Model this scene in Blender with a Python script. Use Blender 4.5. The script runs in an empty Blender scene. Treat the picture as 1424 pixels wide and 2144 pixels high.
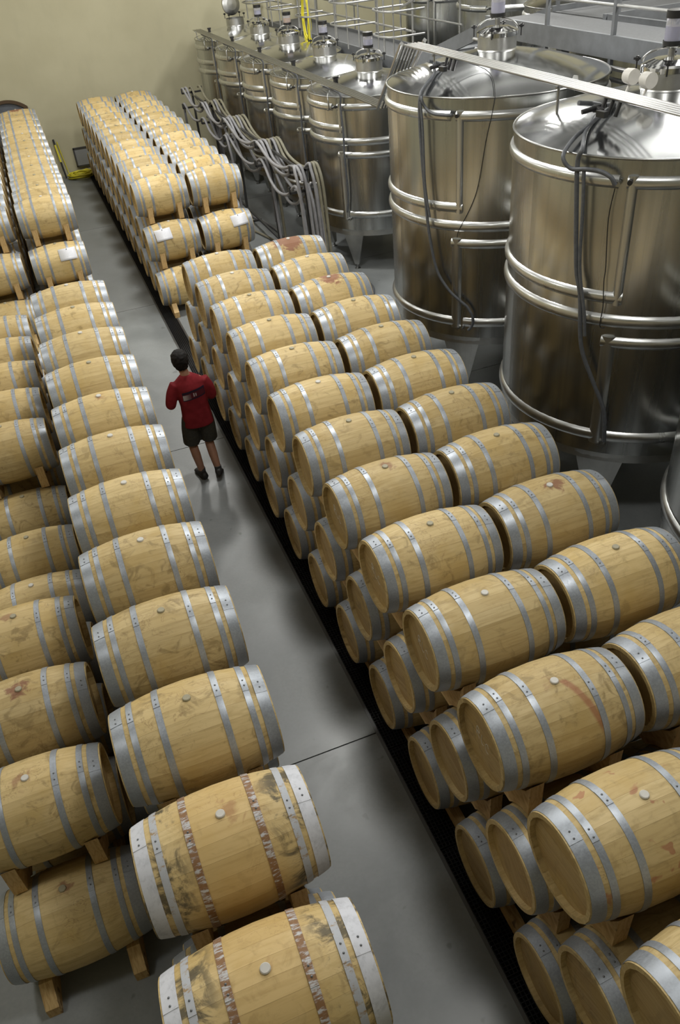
import bpy, math, random
from mathutils import Vector, Matrix, Quaternion
PI = math.pi
rnd = random.Random(7)
scn = bpy.context.scene
COL = scn.collection

# ------------------------------------------------------------------ camera
CAM_Z = 5.8633
F_PX, YAW, PITCH, ROLL = 1659.64, 0.3045, 0.6594, -0.1026
def cam_axes():
    sy, cy, sp, cp = math.sin(YAW), math.cos(YAW), math.sin(PITCH), math.cos(PITCH)
    f = Vector((sy*cp, cy*cp, -sp)); r = Vector((cy, -sy, 0)); u = r.cross(f)
    cr, sr = math.cos(ROLL), math.sin(ROLL)
    return cr*r + sr*u, -sr*r + cr*u, f
cam = bpy.data.cameras.new('camera')
cam.sensor_fit = 'VERTICAL'; cam.sensor_height = 36.0; cam.lens = F_PX/2144*36.0
cam.clip_end = 200
cam_o = bpy.data.objects.new('camera', cam); COL.objects.link(cam_o)
_r, _u, _f = cam_axes()
cam_o.matrix_world = Matrix(((_r.x, _u.x, -_f.x, 0), (_r.y, _u.y, -_f.y, 0), (_r.z, _u.z, -_f.z, CAM_Z), (0, 0, 0, 1)))
scn.camera = cam_o

# ------------------------------------------------------------------ light and exposure
w = bpy.data.worlds.new('hall_air'); scn.world = w; w.use_nodes = True
w.node_tree.nodes['Background'].inputs[0].default_value = (0.9, 0.95, 1.0, 1)
w.node_tree.nodes['Background'].inputs[1].default_value = 0.05
LAMPS = [(-3.4, 3.0, 75), (-3.4, 9.0, 115), (-3.4, 15, 145), (-3.4, 21, 160),
         (2.5, 3.0, 165), (2.5, 9.0, 300), (2.5, 15, 350), (2.5, 21, 255),
         (8.6, 3.0, 210), (8.6, 9.0, 390), (8.6, 15, 390), (8.6, 21, 270)]
for x, y, e in LAMPS:
    for kind in ('AREA', 'POINT'):           # a pendant lamp: a wide downward dish and a glowing globe under it
        l = bpy.data.lights.new('hall_lamp', kind)
        if kind == 'AREA': l.shape = 'DISK'; l.size = 1.0; l.energy = e*0.42
        else: l.shadow_soft_size = 0.30; l.energy = e*0.72
        l.color = (1.0, 0.99, 0.94)
        o = bpy.data.objects.new('hall_lamp', l); o.location = (x, y, 7.9 if kind == 'AREA' else 7.3); COL.objects.link(o)
vs = scn.view_settings
vs.view_transform = 'Standard'; vs.look = 'None'; vs.gamma = 1; vs.use_curve_mapping = False
vs.exposure = 0.13

# ------------------------------------------------------------------ node helpers
class NT:
    def __init__(s, name):
        m = bpy.data.materials.new(name); m.use_nodes = True
        s.m, s.t = m, m.node_tree; s.t.nodes.clear()
        s.out = s.t.nodes.new('ShaderNodeOutputMaterial')
        s.b = s.n('ShaderNodeBsdfPrincipled'); s.t.links.new(s.b.outputs[0], s.out.inputs[0])
    def n(s, kind, ins=None, **kw):
        nd = s.t.nodes.new(kind)
        for k, v in kw.items(): setattr(nd, k, v)
        for k, v in (ins or {}).items(): s.set(nd, k, v)
        return nd
    def set(s, nd, k, v):
        sock = nd.inputs[k]
        if hasattr(v, 'node') or isinstance(v, bpy.types.NodeSocket): s.t.links.new(v, sock)
        else: sock.default_value = v
    def p(s, **kw):
        names = dict(base='Base Color', rough='Roughness', metal='Metallic', normal='Normal', aniso='Anisotropic', spec='Specular IOR Level',
                     tangent='Tangent', trans='Transmission Weight', alpha='Alpha', coat='Coat Weight', ior='IOR', emis='Emission Color', emis_s='Emission Strength', arot='Anisotropic Rotation')
        for k, v in kw.items():
            if k in ('base', 'emis') and isinstance(v, tuple) and len(v) == 3: v = (*v, 1)
            s.set(s.b, names[k], v)
    def math(s, op, a, b=None, c=None, clamp=False):
        nd = s.n('ShaderNodeMath', operation=op, use_clamp=clamp)
        for i, v in enumerate((a, b, c)):
            if v is not None: s.set(nd, i, v)
        return nd.outputs[0]
    def mix(s, fac, a, b, blend='MIX'):
        nd = s.n('ShaderNodeMix', data_type='RGBA', blend_type=blend)
        s.set(nd, 0, fac)
        for i, v in ((6, a), (7, b)):
            if isinstance(v, tuple) and len(v) == 3: v = (*v, 1)
            s.set(nd, i, v)
        return nd.outputs[2]
    def noise(s, vec, scale, detail=3, rough=0.5, dist=0.0):
        nd = s.n('ShaderNodeTexNoise', {'Scale': scale, 'Detail': detail, 'Roughness': rough, 'Distortion': dist})
        if vec is not None: s.set(nd, 'Vector', vec)
        return nd.outputs[0]
    def ramp(s, v, lo, hi, a=0.0, b=1.0):
        nd = s.n('ShaderNodeMapRange', {0: v, 1: lo, 2: hi, 3: a, 4: b}, interpolation_type='SMOOTHSTEP'); return nd.outputs[0]
    def obj(s): return s.n('ShaderNodeTexCoord').outputs['Object']
    def mapv(s, v, loc=(0, 0, 0), sc=(1, 1, 1)):
        nd = s.n('ShaderNodeMapping', {'Vector': v, 'Scale': sc})
        s.set(nd, 'Location', loc); return nd.outputs[0]
    def xyz(s, v):
        nd = s.n('ShaderNodeSeparateXYZ', {0: v}); return nd.outputs
    def vec(s, x, y, z):
        nd = s.n('ShaderNodeCombineXYZ')
        for i, v in enumerate((x, y, z)): s.set(nd, i, v)
        return nd.outputs[0]
    def bump(s, h, strength=0.2, dist=0.01):
        return s.n('ShaderNodeBump', {'Height': h, 'Strength': strength, 'Distance': dist}).outputs[0]

def simple(name, base, rough=0.5, metal=0.0, var=0.0, scale=12, spec=0.5):
    k = NT(name)
    if var:
        nz = k.noise(k.obj(), scale, 4, 0.6)
        f = k.ramp(nz, 0.3, 0.7)
        lo = tuple(max(0, c*(1-var)) for c in base); hi = tuple(min(1, c*(1+var)) for c in base)
        k.p(base=k.mix(f, lo, hi))
    else: k.p(base=base)
    k.p(rough=rough, metal=metal, spec=spec)
    return k.m

# barrel oak: works in barrel space (axis = x, bung = +z).  Object colour: r tone, g wine stain, b seed, a drip
def oak(name, mould=0.0, head=False):
    k = NT(name); v = k.obj()
    info = k.n('ShaderNodeObjectInfo'); oc = info.outputs['Color']; al = info.outputs['Alpha']
    sp = k.n('ShaderNodeSeparateColor', {0: oc}).outputs
    tone, stain, seed = sp[0], sp[1], sp[2]
    sd = k.math('MULTIPLY', seed, 137.0)
    x, y, z = k.xyz(v)
    if head:
        lane = k.math('FLOOR', k.math('MULTIPLY', z, 1/0.088))
    else:
        ang = k.math('ARCTAN2', y, z)
        lane = k.math('FLOOR', k.math('ADD', k.math('MULTIPLY', ang, 24/(2*PI)), 0.5))
    wn = k.n('ShaderNodeTexWhiteNoise', {'W': k.math('ADD', k.math('MULTIPLY', lane, 3.7), sd)}, noise_dimensions='1D').outputs[0]
    off = k.vec(sd, k.math('MULTIPLY', lane, 1.3), k.math('MULTIPLY', sd, 0.37))
    gv = k.mapv(v, loc=off, sc=((1.2, 4, 70) if head else (3.0, 46, 46)))
    if head: gv = k.mapv(v, loc=off, sc=(4, 3.0, 60))
    grain = k.noise(gv, 1.0, 5, 0.6, 0.4)
    sv = k.mapv(v, loc=k.vec(sd, sd, sd))
    blot = k.noise(sv, 3.2, 4, 0.55)
    patch = k.noise(k.mapv(v, loc=k.vec(k.math('ADD', sd, 5.0), sd, 2.0)), 7.5, 6, 0.62, 1.1)
    light, mid, dark = (0.60, 0.46, 0.225), (0.515, 0.38, 0.168), (0.35, 0.24, 0.088)
    if head: light, mid, dark = (0.46, 0.33, 0.15), (0.40, 0.272, 0.112), (0.28, 0.18, 0.065)
    c = k.mix(wn, mid, light)
    c = k.mix(k.math('MULTIPLY', k.ramp(grain, 0.40, 0.72), 0.50), c, dark)
    c = k.mix(k.math('MULTIPLY', k.ramp(blot, 0.46, 0.70), 0.60), c, (0.46, 0.315, 0.100))
    c = k.mix(k.math('MULTIPLY', k.ramp(patch, 0.52, 0.67), k.ramp(seed, 0.0, 1.0, 0.28, 0.72)), c, (0.26, 0.185, 0.075))
    # tide lines of dried spills
    cn = k.noise(k.mapv(v, loc=k.vec(sd, 1.0, sd)), 5.0, 5, 0.6, 1.6)
    line = k.math('SUBTRACT', 1.0, k.ramp(k.math('ABSOLUTE', k.math('SUBTRACT', cn, 0.52)), 0.0, 0.012))
    gate = k.ramp(k.noise(sv, 2.1, 2), 0.50, 0.62)
    c = k.mix(k.math('MULTIPLY', k.math('MULTIPLY', line, gate), 0.5), c, (0.20, 0.115, 0.045))
    if not head:
        # wine around the bung
        wob = k.noise(k.mapv(v, loc=k.vec(sd, sd, 0.0)), 11, 4, 0.6, 0.8)
        dx = k.math('ADD', k.math('MULTIPLY', x, 1.0), k.math('MULTIPLY', k.math('SUBTRACT', seed, 0.5), 0.09))
        rr = k.math('SQRT', k.math('ADD', k.math('MULTIPLY', dx, dx), k.math('MULTIPLY', y, y)))
        rad = k.math('ADD', rr, k.math('MULTIPLY', k.math('SUBTRACT', wob, 0.5), 0.34))
        top = k.ramp(z, 0.0, 0.15)
        edge = k.math('MULTIPLY', stain, 0.20)
        lo = k.math('SUBTRACT', edge, 0.05)
        d = k.math('DIVIDE', k.math('SUBTRACT', rad, lo), 0.05, clamp=True)
        msk = k.math('MULTIPLY', k.math('MULTIPLY', k.math('SUBTRACT', 1.0, d), top), k.ramp(stain, 0.02, 0.5, 0.3, 0.80))
        c = k.mix(msk, c, (0.20, 0.055, 0.035))
        # a long dribble running off towards -y
        th = k.math('ARCTAN2', k.math('MULTIPLY', y, -1.0), z)
        xc = k.math('MULTIPLY', k.math('SQRT', k.math('MAXIMUM', th, 0.0)), 0.16)
        wd = k.math('ADD', 0.012, k.math('MULTIPLY', wob, 0.018))
        on = k.math('MULTIPLY', k.ramp(th, 0.02, 0.08), k.math('SUBTRACT', 1.0, k.ramp(th, 0.95, 1.25)))
        dr = k.math('SUBTRACT', 1.0, k.ramp(k.math('ABSOLUTE', k.math('SUBTRACT', x, xc)), k.math('MULTIPLY', wd, 0.5), k.math('MULTIPLY', wd, 1.6)))
        dr = k.math('MULTIPLY', k.math('MULTIPLY', dr, on), k.math('LESS_THAN', al, 0.35))
        c = k.mix(k.math('MULTIPLY', dr, 0.66), c, (0.33, 0.10, 0.05))
        spn = k.noise(k.mapv(v, loc=k.vec(sd, 9.0, 0.0)), 9.0, 2, 0.5, 0.4)
        spm = k.math('MULTIPLY', k.ramp(spn, 0.63, 0.67), k.math('MULTIPLY', k.math('GREATER_THAN', al, 0.35), k.math('LESS_THAN', al, 0.65)))
        c = k.mix(k.math('MULTIPLY', k.math('MULTIPLY', spm, top), 0.62), c, (0.34, 0.10, 0.055))
    if mould:
        ax = k.math('ABSOLUTE', x)
        mn = k.noise(k.mapv(v, loc=k.vec(sd, 3.0, 0.0)), 6.0, 6, 0.68, 0.6)
        mm = k.math('MULTIPLY', k.ramp(mn, 0.47, 0.60), k.ramp(ax, 0.17, 0.30))
        c = k.mix(k.math('MULTIPLY', k.math('SUBTRACT', 1.0, k.ramp(ax, 0.10, 0.32)), 0.36), c, (0.54, 0.34, 0.11))
        c = k.mix(k.math('MULTIPLY', mm, 0.88*mould), c, (0.060, 0.052, 0.035))
    tn = k.n('ShaderNodeMapRange', {0: tone, 1: 0, 2: 1, 3: 0.74, 4: 1.12}).outputs[0]
    hsv = k.n('ShaderNodeHueSaturation', {'Color': c, 'Value': tn, 'Saturation': 0.97}).outputs[0]
    k.p(base=hsv, rough=k.ramp(grain, 0.3, 0.8, 0.5, 0.68), spec=0.32, normal=k.bump(grain, 0.10, 0.004))
    return k.m

def galv(name, base=(0.33, 0.355, 0.395), rough=0.40):
    k = NT(name); v = k.obj()
    info = k.n('ShaderNodeObjectInfo')
    sd = k.math('MULTIPLY', info.outputs['Random'], 50.0)
    a = k.noise(k.mapv(v, loc=k.vec(sd, sd, 0.0)), 75, 4, 0.7)
    b = k.noise(k.mapv(v, loc=k.vec(sd, 0.0, sd)), 5, 3, 0.6)
    c = k.mix(k.ramp(a, 0.3, 0.75), tuple(q*0.88 for q in base), tuple(min(1, q*1.12) for q in base))
    c = k.mix(k.math('MULTIPLY', k.ramp(b, 0.5, 0.75), 0.22), c, (0.25, 0.268, 0.295))
    k.p(base=c, metal=0.42, rough=k.ramp(a, 0.3, 0.8, rough-0.03, rough+0.10), normal=k.bump(a, 0.05, 0.002))
    return k.m

def paint_hoop(name, paint, rust, lo, hi, stretch):
    k = NT(name); v = k.obj(); x, y, z = k.xyz(v)
    ang = k.math('MULTIPLY', k.math('ARCTAN2', y, z), 4.0)
    nz = k.noise(k.vec(k.math('MULTIPLY', x, 9.0), k.math('MULTIPLY', ang, stretch), 2.7), 1.6, 6, 0.72)
    f = k.ramp(nz, lo, hi)
    fl = k.noise(v, 40, 4, 0.7)
    c = k.mix(f, paint, rust)
    c = k.mix(k.math('MULTIPLY', k.ramp(fl, 0.55, 0.7), 0.25), c, tuple(q*0.6 for q in rust))
    k.p(base=c, rough=0.62, metal=0.1, normal=k.bump(fl, 0.15, 0.003)); return k.m

def brushed(name, base, rough, refl_streak=0.5, vertical=True, aniso=0.5):
    k = NT(name); v = k.obj(); x, y, z = k.xyz(v)
    ang = k.math('ARCTAN2', y, x)
    g = k.noise(k.vec(k.math('MULTIPLY', ang, 60.0), k.math('MULTIPLY', z, 1.6), 0.0), 1.0, 5, 0.65)
    h = k.noise(k.vec(k.math('MULTIPLY', ang, 8.0), k.math('MULTIPLY', z, 0.12), 4.0), 1.0, 4, 0.62)
    c = k.mix(k.math('MULTIPLY', k.ramp(h, 0.35, 0.7), refl_streak), base, tuple(q*0.62 for q in base))  # darker vertical streaks painted into the colour, imitating reflected bands
    k.p(base=c, metal=1.0, rough=k.ramp(h, 0.3, 0.7, rough-0.03, rough+0.05), aniso=aniso,
        tangent=k.n('ShaderNodeTangent', direction_type='RADIAL', axis='Z').outputs[0])
    return k.m

M = {}
M['oak'] = oak('aged_oak'); M['oak_mould'] = oak('mouldy_oak', 1.0); M['oak_head'] = oak('oak_head', head=True)
M['galv'] = galv('galvanised_hoop')
M['white_paint'] = paint_hoop('whitewashed_hoop', (0.60, 0.61, 0.66), (0.42, 0.43, 0.47), 0.45, 0.75, 0.5)
M['grey_flake'] = paint_hoop('flaking_grey_hoop', (0.44, 0.455, 0.49), (0.34, 0.23, 0.12), 0.54, 0.66, 1.2)
M['rust_flake'] = paint_hoop('rusty_flaking_hoop', (0.52, 0.52, 0.53), (0.24, 0.125, 0.055), 0.40, 0.52, 3.0)
M['bung'] = simple('silicone_bung', (0.33, 0.30, 0.21), 0.55, var=0.1)
M['bung_light'] = simple('pale_silicone_bung', (0.56, 0.54, 0.50), 0.5, var=0.06)
M['pine'] = None
k = NT('pine_timber'); v = k.obj(); gr = k.noise(k.mapv(v, sc=(60, 9, 14)), 1.0, 5, 0.6, 0.8)
kn = k.noise(v, 9, 2)
c = k.mix(k.ramp(gr, 0.35, 0.7), (0.60, 0.42, 0.20), (0.42, 0.26, 0.10))
c = k.mix(k.math('MULTIPLY', k.ramp(kn, 0.66, 0.72), 0.7), c, (0.10, 0.05, 0.02))
k.p(base=c, rough=0.6, normal=k.bump(gr, 0.15, 0.003)); M['pine'] = k.m
M['steel'] = brushed('brushed_steel', (0.545, 0.555, 0.55), 0.24, 0.75)
M['band'] = brushed('jacket_steel', (0.60, 0.605, 0.60), 0.30, 0.2, aniso=0.0)
M['lid'] = simple('satin_steel_lid', (0.66, 0.67, 0.68), 0.15, 1.0, 0.04, 4)
M['polish'] = simple('polished_steel', (0.74, 0.74, 0.73), 0.09, 1.0)
M['dull_steel'] = simple('dull_steel', (0.50, 0.50, 0.49), 0.34, 1.0, 0.08, 6)
M['pipe'] = simple('steel_pipe', (0.36, 0.36, 0.355), 0.30, 1.0, 0.06, 5)
M['deck_grate'] = simple('dark_deck_grating', (0.10, 0.103, 0.108), 0.7, 0.0, 0.1, 30)
M['rail'] = simple('dull_rail_steel', (0.36, 0.36, 0.355), 0.42, 0.8, 0.06, 5)
M['galv_grey'] = simple('galvanised_walkway', (0.17, 0.178, 0.19), 0.55, 0.4, 0.1, 5)
M['black'] = simple('black_plastic', (0.012, 0.012, 0.013), 0.4)
M['dark_hose'] = simple('dark_rubber_hose', (0.085, 0.09, 0.10), 0.5, var=0.15, scale=30)
M['grey_hose'] = simple('grey_wine_hose', (0.225, 0.222, 0.235), 0.42, var=0.12, scale=6)
M['olive_hose'] = simple('olive_wine_hose', (0.195, 0.18, 0.13), 0.45, var=0.12, scale=6)
M['rack'] = simple('dark_rack_metal', (0.07, 0.07, 0.07), 0.45, 0.6)
M['yellow'] = simple('yellow_cable', (0.66, 0.58, 0.035), 0.45)
M['paper'] = None
k = NT('printed_paper'); x, y, z = k.xyz(k.obj())
row = k.math('FRACT', k.math('MULTIPLY', y, 52.0))
ln = k.math('MULTIPLY', k.ramp(row, 0.62, 0.70), k.math('LESS_THAN', k.math('ABSOLUTE', x), 0.085))
ln = k.math('MULTIPLY', ln, k.math('LESS_THAN', k.math('ABSOLUTE', y), 0.055))
wd = k.ramp(k.noise(k.mapv(k.obj(), sc=(160, 40, 1)), 1.0, 2), 0.42, 0.52)
k.p(base=k.mix(k.math('MULTIPLY', k.math('MULTIPLY', ln, wd), 0.30), (0.74, 0.745, 0.80), (0.30, 0.30, 0.34)), rough=0.35); M['paper'] = k.m
M['chalk'] = simple('white_chalk', (0.62, 0.58, 0.50), 0.9)
k = NT('wall_plaster'); v = k.obj(); a = k.noise(v, 0.6, 4, 0.6); b = k.noise(k.mapv(v, sc=(1, 1, 0.25)), 2.4, 5, 0.65); g = k.noise(v, 160, 3)
c = k.mix(k.ramp(a, 0.3, 0.7), (0.415, 0.385, 0.262), (0.465, 0.435, 0.302))
c = k.mix(k.math('MULTIPLY', k.ramp(b, 0.52, 0.75), 0.25), c, (0.37, 0.345, 0.245))
k.p(base=c, rough=0.85, normal=k.bump(g, 0.15, 0.004)); M['wall'] = k.m
k = NT('polished_concrete'); v = k.obj(); a = k.noise(v, 0.9, 5, 0.65, 0.4); b = k.noise(v, 34, 4, 0.7); s_ = k.noise(v, 5.5, 2, 0.4)
c = k.mix(k.ramp(a, 0.3, 0.72), (0.180, 0.192, 0.198), (0.255, 0.267, 0.270))
c = k.mix(k.math('MULTIPLY', k.ramp(b, 0.35, 0.75), 0.3), c, (0.17, 0.178, 0.178))
c = k.mix(k.math('MULTIPLY', k.ramp(s_, 0.70, 0.74), 0.55), c, (0.10, 0.105, 0.105))
k.p(base=c, rough=k.ramp(a, 0.3, 0.75, 0.30, 0.46), spec=0.4, normal=k.bump(b, 0.03, 0.003)); M['concrete'] = k.m
M['joint'] = simple('joint_filler', (0.045, 0.045, 0.045), 0.8)
M['grate'] = simple('black_grating', (0.04, 0.04, 0.042), 0.42, 0.5)
M['frame'] = simple('drain_frame_steel', (0.13, 0.13, 0.13), 0.4, 0.7)
M['pit'] = simple('drain_pit', (0.006, 0.006, 0.006), 0.9)
M['ceiling'] = simple('ceiling_board', (0.84, 0.85, 0.85), 0.8)
M['beam'] = simple('added_ceiling_beam', (0.07, 0.072, 0.075), 0.6)
M['door_panel'] = simple('grey_door_panel', (0.10, 0.11, 0.13), 0.5, var=0.1)
M['door_frame'] = simple('dark_timber_frame', (0.07, 0.04, 0.018), 0.6)
M['vent'] = simple('grey_vent_metal', (0.34, 0.35, 0.36), 0.5, 0.3)
k = NT('clear_plastic'); k.p(base=(0.78, 0.78, 0.86), rough=0.12, trans=0.75, ior=1.15); M['glass'] = k.m
k = NT('amber_liquid'); k.p(base=(0.52, 0.26, 0.04), rough=0.15, trans=0.2); M['amber'] = k.m
k = NT('violet_liquid'); k.p(base=(0.36, 0.36, 0.50), rough=0.15, trans=0.35); M['violet'] = k.m
M['skin'] = simple('skin', (0.36, 0.19, 0.125), 0.5, var=0.06)
M['hair'] = simple('dark_hair', (0.009, 0.0075, 0.007), 0.7, var=0.3, scale=60, spec=0.15)
M['shorts'] = simple('dark_khaki_cloth', (0.040, 0.038, 0.030), 0.85, var=0.2, scale=30)
M['shoe'] = simple('black_shoe', (0.014, 0.013, 0.013), 0.55)
M['sock'] = simple('dark_sock', (0.05, 0.05, 0.05), 0.9)
k = NT('red_shirt_cloth'); v = k.obj(); x, y, z = k.xyz(v)
back = k.math('LESS_THAN', y, -0.02)
zz = k.math('SUBTRACT', z, k.math('MULTIPLY', x, 0.14))
def inbox(x0, x1, z0, z1):
    f = k.math('MULTIPLY', k.math('GREATER_THAN', x, x0), k.math('LESS_THAN', x, x1))
    return k.math('MULTIPLY', f, k.math('MULTIPLY', k.math('GREATER_THAN', zz, z0), k.math('LESS_THAN', zz, z1)))
red = k.mix(k.ramp(k.noise(v, 14, 4), 0.3, 0.7), (0.165, 0.012, 0.017), (0.215, 0.017, 0.024))
box_m = k.math('MULTIPLY', inbox(-0.135, 0.145, 1.205, 1.325), back)
inn = k.math('MULTIPLY', inbox(-0.128, 0.138, 1.222, 1.297), back)
wht = k.math('MULTIPLY', k.math('MULTIPLY', inbox(-0.13, -0.035, 1.218, 1.285), back), k.ramp(x, -0.13, -0.04, 0.95, 0.15))
st1 = k.math('MULTIPLY', k.math('MAXIMUM', inbox(-0.004, 0.010, 1.238, 1.285), inbox(0.022, 0.034, 1.238, 1.278)), back)
c = k.mix(box_m, red, (0.020, 0.012, 0.028)); c = k.mix(inn, c, (0.085, 0.012, 0.020))
c = k.mix(k.math('MAXIMUM', wht, st1), c, (0.42, 0.38, 0.40))
k.p(base=c, rough=0.85, spec=0.2); M['shirt'] = k.m

# ------------------------------------------------------------------ mesh helpers
class MB:
    def __init__(s): s.v, s.f, s.sm, s.mi = [], [], [], []
    def add(s, vs, fs, smooth=False, mi=0):
        o = len(s.v); s.v += [tuple(p) for p in vs]
        for f in fs: s.f.append(tuple(i+o for i in f)); s.sm.append(smooth); s.mi.append(mi)
    def box(s, cx, cy, cz, sx, sy, sz, mi=0, rot=None):
        P = [Vector((a*sx/2, b*sy/2, c*sz/2)) for c in (-1, 1) for b in (-1, 1) for a in (-1, 1)]
        if rot is not None: P = [rot @ p for p in P]
        P = [(p.x+cx, p.y+cy, p.z+cz) for p in P]
        s.add(P, [(0, 2, 3, 1), (4, 5, 7, 6), (0, 1, 5, 4), (2, 6, 7, 3), (0, 4, 6, 2), (1, 3, 7, 5)], False, mi); return s
    def prism(s, poly, axis, d0, d1, mi=0, smooth=False):
        n = len(poly)
        def at(a, b, d): return (d, a, b) if axis == 'x' else ((a, d, b) if axis == 'y' else (a, b, d))
        A = [at(a, b, d0) for a, b in poly]; B = [at(a, b, d1) for a, b in poly]
        fl = axis == 'y'
        s.add(A, [tuple(range(n)) if fl else tuple(reversed(range(n)))], False, mi)
        s.add(B, [tuple(reversed(range(n))) if fl else tuple(range(n))], False, mi)
        q = [((i+1) % n, i, n+i, n+(i+1) % n) if fl else (i, (i+1) % n, n+(i+1) % n, n+i) for i in range(n)]
        s.add(A+B, q, smooth, mi); return s
    def tube(s, pts, r, n=8, closed=False, caps=True, mi=0, flat=1.0):
        P = [Vector(p) for p in pts]; m = len(P)
        rs = r if isinstance(r, (list, tuple)) else [r]*m
        T = []
        for i in range(m):
            a = P[i-1] if (i > 0 or closed) else P[i]; b = P[(i+1) % m] if (i < m-1 or closed) else P[i]
            t = b-a; T.append(t.normalized() if t.length > 1e-9 else Vector((0, 0, 1)))
        up = Vector((0, 0, 1)) if abs(T[0].z) < 0.9 else Vector((1, 0, 0))
        nrm = (up - T[0]*up.dot(T[0])).normalized(); V = []
        for i in range(m):
            if i:
                nrm = T[i-1].rotation_difference(T[i]) @ nrm
                nrm = (nrm - T[i]*nrm.dot(T[i])).normalized()
            bn = T[i].cross(nrm)
            for j in range(n):
                a = 2*PI*j/n; V.append(P[i] + rs[i]*(math.cos(a)*nrm*flat + math.sin(a)*bn))
        F = []
        for i in range(m if closed else m-1):
            i2 = (i+1) % m
            for j in range(n): F.append((i*n+j, i*n+(j+1) % n, i2*n+(j+1) % n, i2*n+j))
        s.add(V, F, True, mi)
        if caps and not closed:
            s.add(V[:n], [tuple(reversed(range(n)))], False, mi); s.add(V[-n:], [tuple(range(n))], False, mi)
        return s
    def lathe(s, prof, n=32, axis='z', center=(0, 0, 0), mi=0, smooth=True, a0=0.0, a1=2*PI):
        full = abs(a1-a0-2*PI) < 1e-6; m = n if full else n+1; V = []
        for (r, h) in prof:
            for j in range(m):
                a = a0+(a1-a0)*j/n; ca, sa = r*math.cos(a), r*math.sin(a)
                p = (ca, sa, h) if axis == 'z' else ((h, ca, sa) if axis == 'x' else (sa, h, ca))
                V.append((p[0]+center[0], p[1]+center[1], p[2]+center[2]))
        # each profile segment keeps its own rings so that edges between segments stay crisp
        for i in range(len(prof)-1):
            A = V[i*m:(i+1)*m]; B = V[(i+1)*m:(i+2)*m]
            F = [(j, (j+1) % m, m+(j+1) % m, m+j) for j in range(m if full else m-1)]
            s.add(A+B, F, smooth, mi)
        return s
    def surf(s, rings, closed=True, smooth=True, mi=0, caps=False):
        n = len(rings[0]); V = [p for r in rings for p in r]; F = []
        for i in range(len(rings)-1):
            for j in range(n if closed else n-1):
                F.append((i*n+j, i*n+(j+1) % n, (i+1)*n+(j+1) % n, (i+1)*n+j))
        s.add(V, F, smooth, mi)
        if caps:
            o = len(s.v)-len(V)
            s.f.append(tuple(o+i for i in reversed(range(n)))); s.sm.append(False); s.mi.append(mi)
            s.f.append(tuple(o+len(V)-n+i for i in range(n))); s.sm.append(False); s.mi.append(mi)
        return s
    def mesh(s, name, mats):
        me = bpy.data.meshes.new(name); me.from_pydata(s.v, [], s.f)
        me.polygons.foreach_set('use_smooth', s.sm); me.polygons.foreach_set('material_index', s.mi)
        for m in (mats if isinstance(mats, (list, tuple)) else [mats]): me.materials.append(m)
        me.update(); return me
    def build(s, name, mats, parent=None, loc=None):
        return ob(name, s.mesh(name, mats), parent, loc)

def ob(name, data, parent=None, loc=None):
    o = bpy.data.objects.new(name, data); COL.objects.link(o)
    if parent is not None: o.parent = parent
    if loc is not None: o.location = loc
    return o
def tag(o, label, cat, group=None, kind=None):
    o['label'] = label; o['category'] = cat
    if group: o['group'] = group
    if kind: o['kind'] = kind
    return o
def thing(name, label, cat, loc=(0, 0, 0), group=None):
    return tag(ob(name, None, None, loc), label, cat, group)
def struct(o): o['kind'] = 'structure'; return o
def smooth_path(pts, n=6):
    P = [Vector(p) for p in pts]
    if len(P) < 3: return P
    out = []
    for i in range(len(P)-1):
        p0, p1, p2, p3 = P[max(i-1, 0)], P[i], P[i+1], P[min(i+2, len(P)-1)]
        for j in range(n):
            t = j/n
            out.append(0.5*((2*p1) + (p2-p0)*t + (2*p0-5*p1+4*p2-p3)*t*t + (3*p1-p0-3*p2+p3)*t**3))
    out.append(P[-1]); return out
ORD = 'zeroth first second third fourth fifth sixth seventh eighth ninth tenth eleventh twelfth thirteenth fourteenth fifteenth sixteenth'.split()

# ------------------------------------------------------------------ setting: floor, drain, walls, ceiling
YB = 25.9
DX0, DX1 = 1.43, 1.66
JOINTS = [-5.0, -1.3, 4.1, 9.55, 14.85, 20.3, YB]
floor = struct(ob('floor', None))
base = MB().box(4.0, 10.45, -0.11, 21.0, 31.9, 0.10).build('screed', M['joint'], floor)
for (xa, xb) in ((-6.0, DX0-0.02), (DX1+0.02, 14.0)):
    for i in range(len(JOINTS)-1):
        ya, yb = JOINTS[i], JOINTS[i+1]
        MB().box((xa+xb)/2, (ya+yb)/2, -0.03, xb-xa, yb-ya-0.012, 0.06).build('slab', M['concrete'], floor)
drain = struct(ob('trim_drain', None))
MB().box((DX0+DX1)/2, 10.4, -0.055, DX1-DX0, 31.0, 0.006).build('pit', M['pit'], drain)
for x in (DX0-0.006, DX1+0.006):
    MB().box(x, 10.4, -0.024, 0.028, 31.0, 0.054).build('frame', M['frame'], drain)
g = MB()
for i in range(8): g.box(DX0+0.014+i*(DX1-DX0-0.028)/7, 0.5, -0.012, 0.004, 0.985, 0.022)
for i in range(33): g.box((DX0+DX1)/2, 0.012+i*0.0305, -0.010, DX1-DX0-0.016, 0.004, 0.018)
gm = g.mesh('grating', M['grate'])
for i in range(28): ob('grating', gm, drain, (0, -2.1+i*1.0, 0))

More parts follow.
